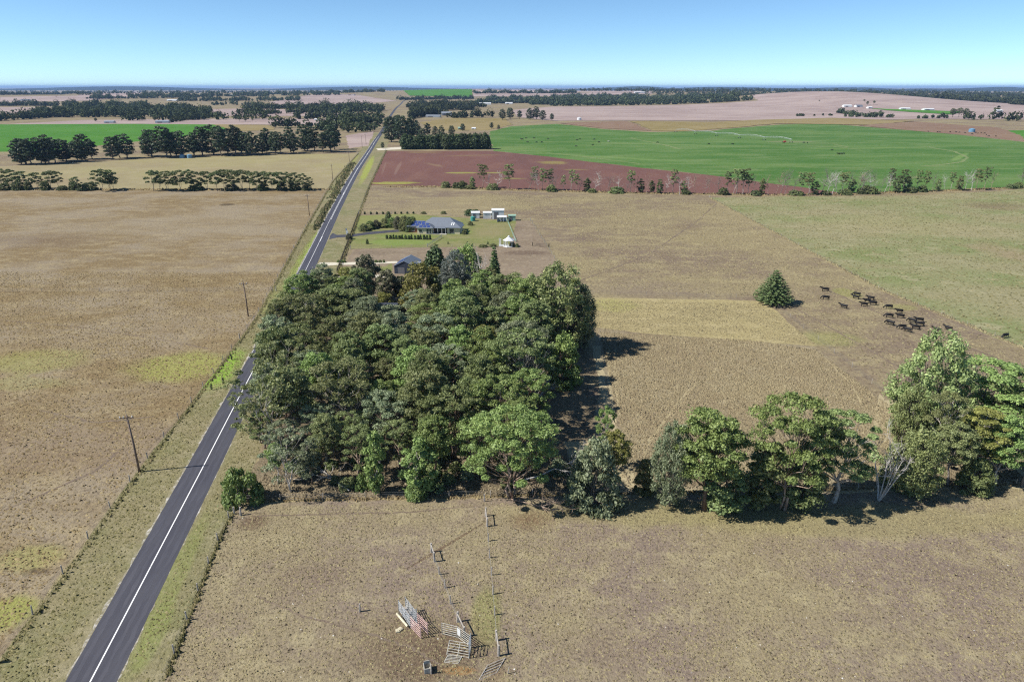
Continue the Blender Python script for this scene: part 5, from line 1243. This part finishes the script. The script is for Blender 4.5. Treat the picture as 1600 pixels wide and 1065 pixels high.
def solar(parent, x, y0, y1, z0, rise, half, w=1.0):
    """one panel on a front (-Y) slope: from y0 to y1"""
    k = rise / half
    mb = MB(); za, zb = z0 + y0[1], z0 + y1[1]
    mb.add([(x - w / 2, y0[0], za), (x + w / 2, y0[0], za), (x + w / 2, y1[0], zb), (x - w / 2, y1[0], zb), (x - w / 2, y0[0], za + .05), (x + w / 2, y0[0], za + .05), (x + w / 2, y1[0], zb + .05), (x - w / 2, y1[0], zb + .05)],
           [(3, 2, 1, 0), (4, 5, 6, 7), (0, 1, 5, 4), (1, 2, 6, 5), (2, 3, 7, 6), (3, 0, 4, 7)])
    mb.build('solar_panel', M_solar, parent)
def panels(parent, x0, n, ybase, slope, zbase, rows, inset=0.35, sp=1.25, rowh=1.05):
    for r in range(rows):
        for i in range(n - r):
            ya = ybase + inset + r * (rowh + .25); yb = ya + rowh
            solar(parent, x0 + (i + 0.5 * r) * sp, (ya, (ya - ybase) * slope + .05), (yb, (yb - ybase) * slope + .05), zbase, 0, 1, sp - 0.35)
panels(hs, -9.2, 4, 2.5, 1.9 / 3.7, 2.76, 2, sp=1.75, rowh=1.35)
panels(hs, -4.9, 3, -0.5, 1.7 / 3.1, 2.80, 2, sp=1.7, rowh=1.1)
for x in (8.0, 8.9):
    mb = MB(); mb.add([(x, 2.4, 3.66), (x + .45, 2.4, 3.66), (x + .45, 4.2, 4.52), (x, 4.2, 4.52), (x, 2.4, 3.58), (x + .45, 2.4, 3.58), (x + .45, 4.2, 4.44), (x, 4.2, 4.44)], [(0, 1, 2, 3), (7, 6, 5, 4), (0, 4, 5, 1), (1, 5, 6, 2), (2, 6, 7, 3), (3, 7, 4, 0)]); mb.build('skylight', M_white, hs)
tag(hs, 'grey hip-roofed house with blue solar panels and a veranda', 'house')
def shed(px, py, w, d, h, rise, wall, roof, label, rz=0.0, door=True, name='shed', cat='shed', ridge='y'):
    e = empty(name, G(px, py), rz); mb = MB(); x, y = w / 2, d
    if ridge == 'y':   # gable faces the camera
        mb.add([(-x, 0, 0), (x, 0, 0), (x, y, 0), (-x, y, 0), (-x, 0, h), (x, 0, h), (x, y, h), (-x, y, h), (0, 0, h + rise), (0, y, h + rise)], [(0, 1, 5, 8, 4), (1, 2, 6, 5), (2, 3, 7, 9, 6), (3, 0, 4, 7)])
        A = [((-x - .2, -.2, h - .1), (0, -.2, h + rise), (0, y + .2, h + rise), (-x - .2, y + .2, h - .1)), ((0, -.2, h + rise), (x + .2, -.2, h - .1), (x + .2, y + .2, h - .1), (0, y + .2, h + rise))]
    else:
        mb.add([(-x, 0, 0), (x, 0, 0), (x, y, 0), (-x, y, 0), (-x, 0, h), (x, 0, h), (x, y, h), (-x, y, h), (-x, y / 2, h + rise), (x, y / 2, h + rise)], [(0, 1, 5, 4), (1, 2, 6, 9, 5), (2, 3, 7, 6), (3, 0, 4, 8, 7)])
        A = [((-x - .2, -.2, h - .1), (x + .2, -.2, h - .1), (x + .2, y / 2, h + rise), (-x - .2, y / 2, h + rise)), ((-x - .2, y / 2, h + rise), (x + .2, y / 2, h + rise), (x + .2, y + .2, h - .1), (-x - .2, y + .2, h - .1))]
    mb.build('wall', wall, e)
    mb = MB()
    for q in A: mb.add([Vector(p) + Vector((0, 0, .06)) for p in q] + [Vector(p) + Vector((0, 0, .14)) for p in q], [(3, 2, 1, 0), (4, 5, 6, 7), (0, 1, 5, 4), (1, 2, 6, 5), (2, 3, 7, 6), (3, 0, 4, 7)])
    mb.build('roof', roof, e)
    if door:
        mb = MB(); mb.box((-w * 0.15, -0.04, h * 0.42), (w * 0.34, 0.08, h * 0.8)); mb.build('door', M_door, e)
    tag(e, label, cat); return e
ct = shed(632, 428, 7.0, 9.5, 2.7, 1.7, M_darkwall, M_roof, 'dark cottage garage with a grey gable roof and blue panels', rz=-0.12, name='cottage', cat='cottage')
for r in range(2):
    for i in range(3):
        y0, y1 = 1.0 + i * 1.9, 2.7 + i * 1.9; xa, xb = -3.2 + r * 1.65, -1.75 + r * 1.65; sl = 1.8 / 3.7
        za, zb = 4.4 + xa * sl + .2, 4.4 + xb * sl + .2
        mb = MB(); mb.add([(xa, y0, za), (xb, y0, zb), (xb, y1, zb), (xa, y1, za), (xa, y0, za + .05), (xb, y0, zb + .05), (xb, y1, zb + .05), (xa, y1, za + .05)], [(3, 2, 1, 0), (4, 5, 6, 7), (0, 1, 5, 4), (1, 2, 6, 5), (2, 3, 7, 6), (3, 0, 4, 7)]); mb.build('solar_panel', M_solar, ct)
shed(650, 424, 3.0, 4.0, 2.4, 0.5, M_white, M_galv, 'small pale lean-to beside the dark cottage garage', ridge='x')
shed(743, 341, 3.9, 3.4, 2.6, 0.5, M_white, M_white, 'white shed behind the teal tank near the house', rz=0.05, ridge='x')
shed(761.5, 342, 3.9, 3.6, 2.9, 0.4, M_white, M_white, 'white shed in the middle of the homestead sheds', rz=0.05, ridge='x', door=False)
shed(778, 342.5, 5.8, 5.0, 4.2, 0.5, M_white, M_white, 'tallest white shed with a dark door behind the carport', rz=0.0, ridge='x')
shed(800, 345, 3.4, 2.6, 2.4, 0.3, M_palegrn, M_palegrn, 'small green shed at the right end of the homestead sheds', ridge='x')
shed(606, 494, 5.0, 4.0, 2.4, 0.8, M_darkwall, M_darkwall, 'dark blue shed in the clearing behind the woodland', ridge='x')
cp = empty('carport', G(784, 347)); mb = MB(); mb.add([(-2.3, 0, 2.3), (2.3, 0, 2.3), (2.3, 3, 2.7), (-2.3, 3, 2.7), (-2.3, 0, 2.2), (2.3, 0, 2.2), (2.3, 3, 2.6), (-2.3, 3, 2.6)], [(0, 1, 2, 3), (7, 6, 5, 4), (0, 4, 5, 1), (1, 5, 6, 2), (2, 6, 7, 3), (3, 7, 4, 0)]); mb.build('roof', M_white, cp)
for x in (-2.2, -0.7, 0.8, 2.2):
    mb = MB(); mb.box((x, 0.1, 1.1), (0.12, 0.12, 2.2)); mb.build('post', M_white, cp)
mb = MB(); mb.box((0, 2.9, 1.25), (4.4, 0.08, 2.5)); mb.build('back_wall', M_white, cp)
mb = MB(); mb.box((-2.22, 1.5, 1.1), (0.08, 2.7, 2.2)); mb.build('side_wall', M_galv, cp)
tag(cp, 'open white carport in front of the tallest white shed', 'carport')
def tank(px, py, r, h, mat, label, g=None, name='water_tank'):
    e = empty(name, G(px, py)); mb = MB(); mb.lathe([(r, 0), (r * 1.02, h * .33), (r, h * .34), (r * 1.02, h * .66), (r, h * .67), (r, h)], 20); mb.build('tank_body', mat, e)
    mb = MB(); mb.lathe([(r * 1.03, h), (r * .98, h + .06), (r * 0.25, h + r * .28), (0.02, h + r * .3)], 20); rf = mb.build('tank_roof', mat, e)
    mb = MB(); mb.lathe([(.3, 0), (.3, .1), (.05, .13)], 10, (r * .4, -r * .3, h + r * .2)); mb.build('hatch', M_door, rf)
    tag(e, label, 'water tank', g)
tank(739, 345, 1.15, 1.9, M_teal, 'teal round water tank beside the white sheds')
tank(285, 247, 2.1, 2.8, M_blue, 'blue round tank below the long windbreak, left of the pair', 'blue tanks below the windbreak')
tank(296.5, 247, 2.1, 2.8, M_blue, 'blue round tank below the long windbreak, right of the pair', 'blue tanks below the windbreak')
tank(611, 488, 0.7, 2.6, M_cream, 'small cream tank beside the dark blue shed')
tank(1518, 207, 4.0, 4.0, M_blue, 'blue-grey tank among the cattle on the far right')
tank(905, 188, 4.0, 4.5, M_white, 'pale round silo at the end of the white farm track')
gz = empty('gazebo', G(795, 385), 0.2)
for k in range(6):
    a = math.pi / 3 * k; mb = MB(); mb.tube([(1.9 * math.cos(a), 1.9 * math.sin(a), 0), (1.9 * math.cos(a), 1.9 * math.sin(a), 2.5)], 0.13, 8); mb.build('column', M_white, gz)
mb = MB(); mb.lathe([(2.3, 0), (2.3, 0.22), (2.0, 0.25)], 6); mb.build('base', M_white, gz)
mb = MB(); mb.lathe([(2.45, 2.5), (2.5, 2.62), (1.2, 3.4), (0.5, 3.85), (0.45, 4.2), (0.05, 4.5)], 6); mb.build('roof', M_white, gz)
tag(gz, 'white hexagonal garden gazebo with columns', 'gazebo')
for k, (px, py) in enumerate([(780.5, 382), (782.5, 383)]):
    mb = MB(); mb.lathe([(.28, 0), (.28, .15), (.18, .25), (.16, 2.2), (.26, 2.35), (.26, 2.5)], 12); o = mb.build('column', M_white); o.location = G(px, py)
    tag(o, ['free-standing white garden column left of the gazebo, the outer one', 'free-standing white garden column left of the gazebo, the inner one'][k], 'column', 'white columns left of the gazebo')
mb = MB(); mb.box((0, 0, 0.15), (2.2, 1.2, 0.3)); mb.box((0, 0.3, 0.4), (2.2, 0.6, 0.24)); o = mb.build('steps', M_white); o.location = G(784, 384.5); tag(o, 'low white steps between the gazebo and the columns', 'steps')
# garden shrubs
GS = [(568, 361, 349, 16), (578, 358, 345, 18), (588, 356, 343, 16), (600, 355, 341, 18), (612, 355, 339, 18), (622, 357, 337, 18), (632, 360, 336, 20), (640, 362, 338, 16), (645, 352, 338, 14), (607, 345, 330, 12),
      (726, 366, 358, 9), (735, 352, 345, 10), (706, 356, 346, 8), (662, 334, 330, 10), (693, 334, 329, 9), (545, 374, 364, 12), (574, 381, 373, 6), (700, 381, 377, 3), (730, 381, 377, 4), (762, 382, 377, 4), (800, 385, 378, 10), (808, 386, 380, 8), (770, 385, 380, 14), (755, 386, 381, 14)]
for k, (bx, by, ty, wp) in enumerate(sorted(GS)):
    feat('bushy%d' % (k % 2) if by - ty > 8 else 'shrub%d' % (k % 3), bx, by, ty, wp, [L_brown, L_olive, L_tea, L_shrub][k % 4] if bx < 650 else L_olive, B_brown, 'garden_shrub', 'garden shrub around the hip-roofed house and gazebo, %s from the left' % ordn(k), 'bush', group='garden shrubs')
feat('shrub1', 738, 336, 325.5, 24, L_hedge, B_brown, 'bush', 'big dark rounded bush behind the white sheds', 'bush')
feat('shrub0', 768, 336, 329, 10, L_hedge, B_brown, 'bush', 'small dark bush between two white sheds', 'bush')
for k in range(15):
    px = 605 + k * 4.8 + rc.uniform(-.6, .6); feat('shrub%d' % (k % 3), px, 373 + (px - 605) * 0.02, 366.5 + rc.uniform(-.6, .6), 5.0, L_hedge, B_brown, 'hedge_bush', 'clipped bush in the row across the front lawn, %s from the left' % ordn(k), 'bush', group='clipped row across the front lawn')
for k in range(9):
    px = 570 + k * 9.5; feat('cypress%d' % (k % 3), px, 334.8 - (px - 570) * 0.012, 330.5, 3.6, L_hedge, B_brown, 'young_cypress', 'young cypress along the fence behind the house, %s from the left' % ordn(k), 'cypress', group='young cypresses behind the house')
for k, px in enumerate((529, 534, 539, 588, 594, 600)):
    feat('shrub%d' % (k % 3), px, 410, 405.5, 6, L_shrub, B_brown, 'hedge_bush', 'low green bush beside the cottage drive, %s from the left' % ordn(k), 'bush', group='low bushes beside the cottage drive')
# far farm buildings
FB = [(518, 192, 22, 12, 4, 'long white-roofed house behind the windbreak', M_white), (494, 189, 8, 10, 3.5, 'small white house left of the long white-roofed house', M_white), (676, 184, 30, 14, 5, 'long grey farm shed right of the road', M_galv), (698, 181, 22, 14, 8, 'taller grey shed at the end of the long farm shed', M_galv),
      (170, 193, 16, 10, 4, 'pale shed in the farmyard beyond the green paddock', M_galv), (253, 193, 22, 12, 4.5, 'blue-grey shed right of the farmyard trees', M_galv), (1325, 168, 22, 14, 6, 'white shed below the bare hill', M_white), (1343, 168, 18, 12, 6, 'dark-roofed shed right of the white hill shed', M_roof),
      (1360, 170, 12, 10, 5, 'small pale house right of the hill sheds', M_white), (1415, 172, 24, 12, 5, 'long white shed in the right farm cluster', M_white), (1452, 173, 26, 12, 5, 'long white shed at the end of the right farm cluster', M_white), (1562, 176, 16, 12, 6, 'white barn at the far right woodland', M_white),
      (38, 158, 30, 18, 6, 'grey shed on the pale hillside far left', M_roof), (46, 147, 40, 20, 7, 'white house on the far left hilltop', M_white), (360, 150, 50, 20, 7, 'long white building high on the left skyline', M_white), (208, 165, 26, 14, 6, 'white house among trees on the left', M_white), (268, 158, 40, 18, 6, 'pale farmhouse among the skyline trees', M_white),
      (548, 149.5, 36, 18, 6, 'orange-roofed house on the pale hill left of the road', M_brick), (758, 164, 40, 16, 7, 'white farm building right of the far road', M_white), (795, 163, 26, 16, 6, 'small white building beside the central woodland', M_white), (720, 203, 8, 6, 3.5, 'green-roofed hut beside the big pines', M_palegrn), (740, 203, 6, 5, 3, 'small white hut near the top of the irrigated field', M_white), (836, 146, 40, 18, 7, 'far white shed on the central ridge', M_white), (1000, 146, 60, 20, 8, 'pale roofs on the far central hills', M_white)]
for px, py, w, d, h, lb, mt in FB:
    shed(px, py, w, d, h * 0.65, h * 0.35, M_white if mt in (M_roof, M_brick) else mt, mt, lb, rz=rc.uniform(-.15, .15), name='farm_building', cat='building', ridge='x', door=True)
# ------------------------------------------------------------------ centre-pivot irrigator
ia, ib = G(1056, 207), G(1236, 223)
ir = empty('irrigator', ia); v = ib - ia; v.z = 0; NS = 5
for s in range(NS):
    a = v * (s / NS); b = v * ((s + 1) / NS); n = 10
    zt = lambda p: H(ia.x + p.x, ia.y + p.y) - ia.z
    arc = [a.lerp(b, i / n) + Vector((0, 0, 3.9 + 1.7 * math.sin(math.pi * i / n) + zt(a.lerp(b, i / n)))) for i in range(n + 1)]
    mb = MB(); mb.tube(arc, 0.16, 6); mb.build('pipe', M_galv, ir)
    low = [a.lerp(b, i / n) + Vector((0, 0, 3.3 + 0.8 * math.sin(math.pi * i / n) + zt(a.lerp(b, i / n)))) for i in range(n + 1)]
    mb = MB(); mb.tube(low, 0.06, 4); mb.build('truss_rod', M_galv, ir)
    mb = MB()
    for i in range(n):
        mb.tube([arc[i], low[min(n, i + 1)]], 0.04, 3, cap=False); mb.tube([arc[i + 1], low[i]], 0.04, 3, cap=False)
    mb.build('truss', M_galv, ir)
for s in range(NS + 1):
    c = v * (s / NS); c.z = H(ia.x + c.x, ia.y + c.y) - ia.z; pv = Vector((-v.y, v.x, 0)).normalized()
    mb = MB()
    for sg in (-1, 1): mb.tube([c + pv * (2.0 * sg) + Vector((0, 0, .5)), c + Vector((0, 0, 3.9))], 0.09, 4)
    mb.tube([c - pv * 2 + Vector((0, 0, .6)), c + pv * 2 + Vector((0, 0, .6))], 0.09, 4); tw = mb.build('tower', M_galv, ir)
    for sg in (-1, 1):
        q = c + pv * (2.0 * sg); vd = v.normalized(); mb = MB(); mb.tube([q + Vector((0, 0, .55)) - vd * .18, q + Vector((0, 0, .55)) + vd * .18], 0.55, 12); mb.build('wheel', M_tyre, tw)
tag(ir, 'long silver wheeled irrigation boom arching across the green field', 'irrigator')
mb = MB(); mb.box((0, 0, 0.8), (3.0, 1.6, 1.2)); mb.box((0.4, 0, 1.6), (1.2, 1.2, 0.5)); mb.tube([(-1.3, 0, 1.3), (-1.3, 0, 2.4)], 0.1, 6); o = mb.build('pump_unit', M_red); o.location = G(1226, 222.5); tag(o, 'small red pump unit at the near end of the irrigation boom', 'pump')
# ------------------------------------------------------------------ fallen limbs
def fallen(pr, px, py, L, rz, tilt, label, mat=None, name='fallen_branch'):
    o = link(name, P[pr][0], None, mat or B_pink); s = L / 8.0
    o.location = G(px, py) + Vector((0, 0, 0.35)); o.rotation_euler = (0, math.radians(tilt), rz); o.scale = (s, s, s); tag(o, label, 'fallen branch')
fallen('dead1', 800, 783, 7.5, -0.72, 86, 'reddish forked fallen branch lying in front of the twisted gum')
fallen('dead0', 820, 752, 9.0, 0.15, 86, 'long pale fallen limb in the grass behind the fallen branch', B_dead)
fallen('dead2', 545, 768, 7.0, 2.6, 84, 'bleached fallen limb under the front gums near the road', B_dead)
fallen('dead0', 600, 735, 8.0, 2.2, 60, 'leaning dead trunk inside the woodland front', B_grey)
fallen('dead1', 830, 640, 6.5, 0.6, 58, 'bare white branch poking out of the woodland towards the field', B_dead)
# ------------------------------------------------------------------ grass tufts and low growth
def tuft_mat(name, a, b, c):
    t = NT(name); at = t.new('ShaderNodeAttribute', attribute_name='tint').outputs['Fac']
    col = t.mix(t.ramp(at, 0.0, 0.5), a, b); col = t.mix(t.ramp(at, 0.55, 1.0), col, c)
    t.principled(col, 0.95, 0.05); return t.m
def tufts(name, label, pts, r, h, mat, seed, cat='grass'):
    rng = np.random.default_rng(seed); N = len(pts); pts = np.asarray(pts)
    ph = rng.uniform(0, 6.28, N); s = np.clip(rng.lognormal(0, 0.35, N), 0.4, 1.9)
    rr = r * s; hh = h * s * rng.uniform(0.6, 1.3, N)
    base = []
    for k in range(3):
        a = ph + k * math.pi * 2 / 3 + rng.uniform(-.4, .4, N); q = rr * rng.uniform(0.6, 1.35, N)
        base.append(np.stack([pts[:, 0] + q * np.cos(a), pts[:, 1] + q * np.sin(a), np.full(N, -0.01)], 1))
    top = np.stack([pts[:, 0] + rng.normal(0, 0.35, N) * rr, pts[:, 1] + rng.normal(0, 0.35, N) * rr, hh], 1)
    V = np.stack(base + [top], 1).reshape(-1, 3)
    o = np.arange(N)[:, None] * 4
    F = np.concatenate([o + np.array([[k, (k + 1) % 3, 3]]) for k in range(3)], 0)
    tint = np.tile(rng.uniform(0, 1, N), 3)
    tag(link(name, np_mesh(name, V, F, mat, attr=tint)), label, cat, None, 'stuff')
def scatter(n, poly, seed, clump=0.6, keep=None):
    rng = np.random.default_rng(seed)
    xs_ = [p[0] for p in poly]; ys_ = [p[1] for p in poly]
    f = rng.uniform(0, 6.28, (6, 1)); kx = rng.normal(0, 0.35, (6, 1)); ky = rng.normal(0, 0.35, (6, 1))
    out = np.zeros((0, 2))
    px_ = np.array(xs_); py_ = np.array(ys_)
    while len(out) < n:
        q = np.stack([rng.uniform(min(xs_), max(xs_), 3 * n), rng.uniform(min(ys_), max(ys_), 3 * n)], 1)
        c = np.zeros(len(q), bool)
        for i in range(len(poly)):
            x1, y1 = poly[i]; x2, y2 = poly[(i + 1) % len(poly)]
            if y1 == y2: continue
            cr = ((y1 > q[:, 1]) != (y2 > q[:, 1])) & (q[:, 0] < (x2 - x1) * (q[:, 1] - y1) / (y2 - y1) + x1)
            c ^= cr
        w = np.sin(kx * q[:, 0] + ky * q[:, 1] + f).sum(0) / 2.5
        c &= rng.uniform(-1.2, 1.2, len(q)) < w * clump + (1 - clump)
        # only what a camera near the photograph's could see
        c &= np.abs(q[:, 0]) < q[:, 1] * 0.85 + 30
        out = np.concatenate([out, q[c]])
    return out[:n]
T_dry = tuft_mat('dry_tufts', (0.124, 0.099, 0.059), (0.225, 0.191, 0.108), (0.310, 0.271, 0.144))
T_brown = tuft_mat('brown_tufts', (0.132, 0.095, 0.049), (0.209, 0.162, 0.085), (0.287, 0.232, 0.124))
T_tall = tuft_mat('tall_grass_blades', (0.177, 0.141, 0.084), (0.230, 0.189, 0.113), (0.296, 0.252, 0.151))
T_green = tuft_mat('green_tufts', (0.093, 0.088, 0.036), (0.171, 0.156, 0.072), (0.264, 0.232, 0.124))
T_scrub = tuft_mat('scrub_leaves', (0.03, 0.036, 0.015), (0.07, 0.075, 0.035), (0.16, 0.13, 0.075))
T_litter = tuft_mat('litter_tufts', (0.10, 0.080, 0.052), (0.185, 0.150, 0.096), (0.275, 0.232, 0.148))
T_edge = tuft_mat('fence_growth', (0.050, 0.053, 0.021), (0.109, 0.103, 0.046), (0.225, 0.187, 0.098))
tufts('dry_grass_tufts', 'short dry tufts over the cropped front paddock', scatter(75000, [(-37, 55), (-42, 89), (0, 90), (84, 94.5), (120, 96), (95, 50), (-30, 50)], 1), 0.10, 0.085, T_dry, 1)
tufts('dry_grass_tufts', 'brown tufts over the rough left paddock', scatter(70000, [(-58, 56), (-63, 98), (-67, 138), (-72, 180), (-80, 230), (-230, 230), (-150, 100), (-85, 50)], 2), 0.16, 0.13, T_brown, 2)
tufts('tall_grass', 'tall brown grass filling the block beside the woodland', scatter(60000, [(20, 97), (21, 130), (23, 168), (60, 162), (74, 155), (76, 120), (72, 97)], 3, 0.3), 0.14, 0.2, T_tall, 3)
tufts('mown_grass', 'stubbly mown grass strip at the back of the block', scatter(14000, [(22, 170), (24, 196), (74, 193), (76, 158), (60, 164)], 4), 0.16, 0.12, T_dry, 4)
tufts('dry_grass_tufts', 'dry tufts across the wide cattle paddock', scatter(40000, [(80, 98), (79, 200), (15, 212), (28, 300), (-30, 420), (110, 390), (114, 205), (124, 150), (132, 100)], 5), 0.2, 0.13, T_dry, 5)
tufts('dry_grass_tufts', 'green and straw tufts over the greening paddock', scatter(30000, [(116, 205), (114, 396), (330, 430), (260, 250), (150, 130), (128, 152)], 25), 0.3, 0.14, T_green, 25)
tufts('verge_grass', 'rough grass on the left road verge', scatter(14000, [(-57, 56), (-62, 98), (-66, 138), (-71, 180), (-95, 315), (-89, 315), (-68.5, 190), (-60.5, 133), (-54.6, 94), (-49.3, 56)], 6), 0.14, 0.12, T_green, 6)
tufts('verge_grass', 'rough grass on the right road verge', scatter(9000, [(-42, 56), (-47.5, 94), (-53.5, 133), (-65.5, 214), (-60.5, 229), (-42.6, 92), (-38, 56)], 7), 0.13, 0.11, T_green, 7)
tufts('woodland_grass', 'dry grass and litter under the woodland edge', scatter(7000, [(-42, 91), (20, 93), (26, 94), (22, 104), (-40, 104)], 8), 0.15, 0.2, T_litter, 8)
tufts('belt_grass', 'long dry grass under the trees of the fence belt', scatter(7000, [(20, 93.5), (84, 95.8), (84, 112), (74, 112), (70, 100), (22, 98)], 9), 0.15, 0.22, T_litter, 9)
S_stone = tuft_mat('pale_stones', (0.35, 0.33, 0.30), (0.48, 0.46, 0.42), (0.6, 0.58, 0.55)); S_dung = tuft_mat('dried_dung', (0.03, 0.024, 0.018), (0.05, 0.04, 0.03), (0.08, 0.06, 0.045))
FP = [(-37, 55), (-42, 89), (0, 90), (84, 94.5), (120, 96), (95, 50), (-30, 50)]
tufts('field_stones', 'pale stones scattered over the front paddock', scatter(500, FP, 31, 0.2), 0.08, 0.06, S_stone, 31, 'stones')
tufts('cow_dung', 'dark dried dung pats scattered over the front paddock', scatter(1200, FP, 32, 0.3), 0.13, 0.05, S_dung, 32, 'dung')
tufts('cow_dung', 'dark dried dung pats scattered over the cattle paddock', scatter(900, [(80, 98), (79, 200), (15, 212), (28, 300), (-30, 420), (110, 390), (114, 205), (124, 150), (132, 100)], 33, 0.3), 0.2, 0.06, S_dung, 33, 'dung')
def along(path, n, spread_, seed):
    rng = np.random.default_rng(seed); P2 = np.array(path); L = np.cumsum([0] + [np.hypot(*(P2[i + 1] - P2[i])) for i in range(len(P2) - 1)])
    t = rng.uniform(0, L[-1], n); x = np.interp(t, L, P2[:, 0]); y = np.interp(t, L, P2[:, 1])
    return np.stack([x + rng.normal(0, spread_, n), y + rng.normal(0, spread_, n)], 1)
tufts('fence_growth', 'dark uncut growth under the left road fence', along([(p[0] + .3, p[1]) for p in LF[1:8]], 6000, 0.3, 10), 0.17, 0.26, T_edge, 10)
tufts('fence_growth', 'dark uncut growth under the right road fence', along([(p[0], p[1]) for p in RF[1:4]], 1000, 0.2, 11), 0.13, 0.26, T_edge, 11)
tufts('fence_growth', 'uncut growth under the fence beside the ploughed field', along([(p[0], p[1]) for p in RF[4:8]], 2600, 0.5, 12), 0.25, 0.4, T_edge, 12)
tufts('fence_growth', 'dry growth along the slanting cattle fence', along([(114, 398), (116.4, 206), (126, 153), (136, 110)], 3000, 0.35, 13), 0.26, 0.35, T_dry, 13)
tufts('fence_growth', 'dry growth under the sparse tree line', along([(G(x, float(line_y(x))).x, G(x, float(line_y(x))).y) for x in range(600, 1640, 40)], 5200, 1.6, 14), 0.45, 0.45, T_brown, 14)
tufts('fence_growth', 'dry growth under the front fence', along([(-42, 90.4), (-4, 91.6), (47, 93.4), (84, 95.2)], 2500, 0.3, 15), 0.14, 0.26, T_brown, 15)
tufts('fence_growth', 'dry growth under the tea tree row', along([(-330, 431), (-114, 432)], 2500, 1.2, 16), 0.5, 0.5, T_brown, 16)
tufts('roadside_scrub', 'dark low scrub on the bank left of the road beyond the third pole', np.concatenate([along([(-88.5, 305), (-98, 360), (-101, 385)], 800, 0.7, 17), along([(-103, 395), (-116, 470), (-134, 590)], 900, 1.3, 18)]), 0.55, 0.9, T_scrub, 17, 'scrub')
# ------------------------------------------------------------------ the air
hz = NT('haze_air')
hv = hz.new('ShaderNodeVolumePrincipled')
hv.inputs['Color'].default_value = (0.40, 0.62, 1.0, 1); hv.inputs['Density'].default_value = 3.8e-5; hv.inputs['Anisotropy'].default_value = 0.0
hz.l.new(hv.outputs[0], hz.out.inputs['Volume'])
hb = MB(); hb.box((0, 33500, 64.5), (122000, 75000, 133)); tag(hb.build('haze', hz.m), 'thin blue summer haze over the whole countryside', 'haze', None, 'stuff')
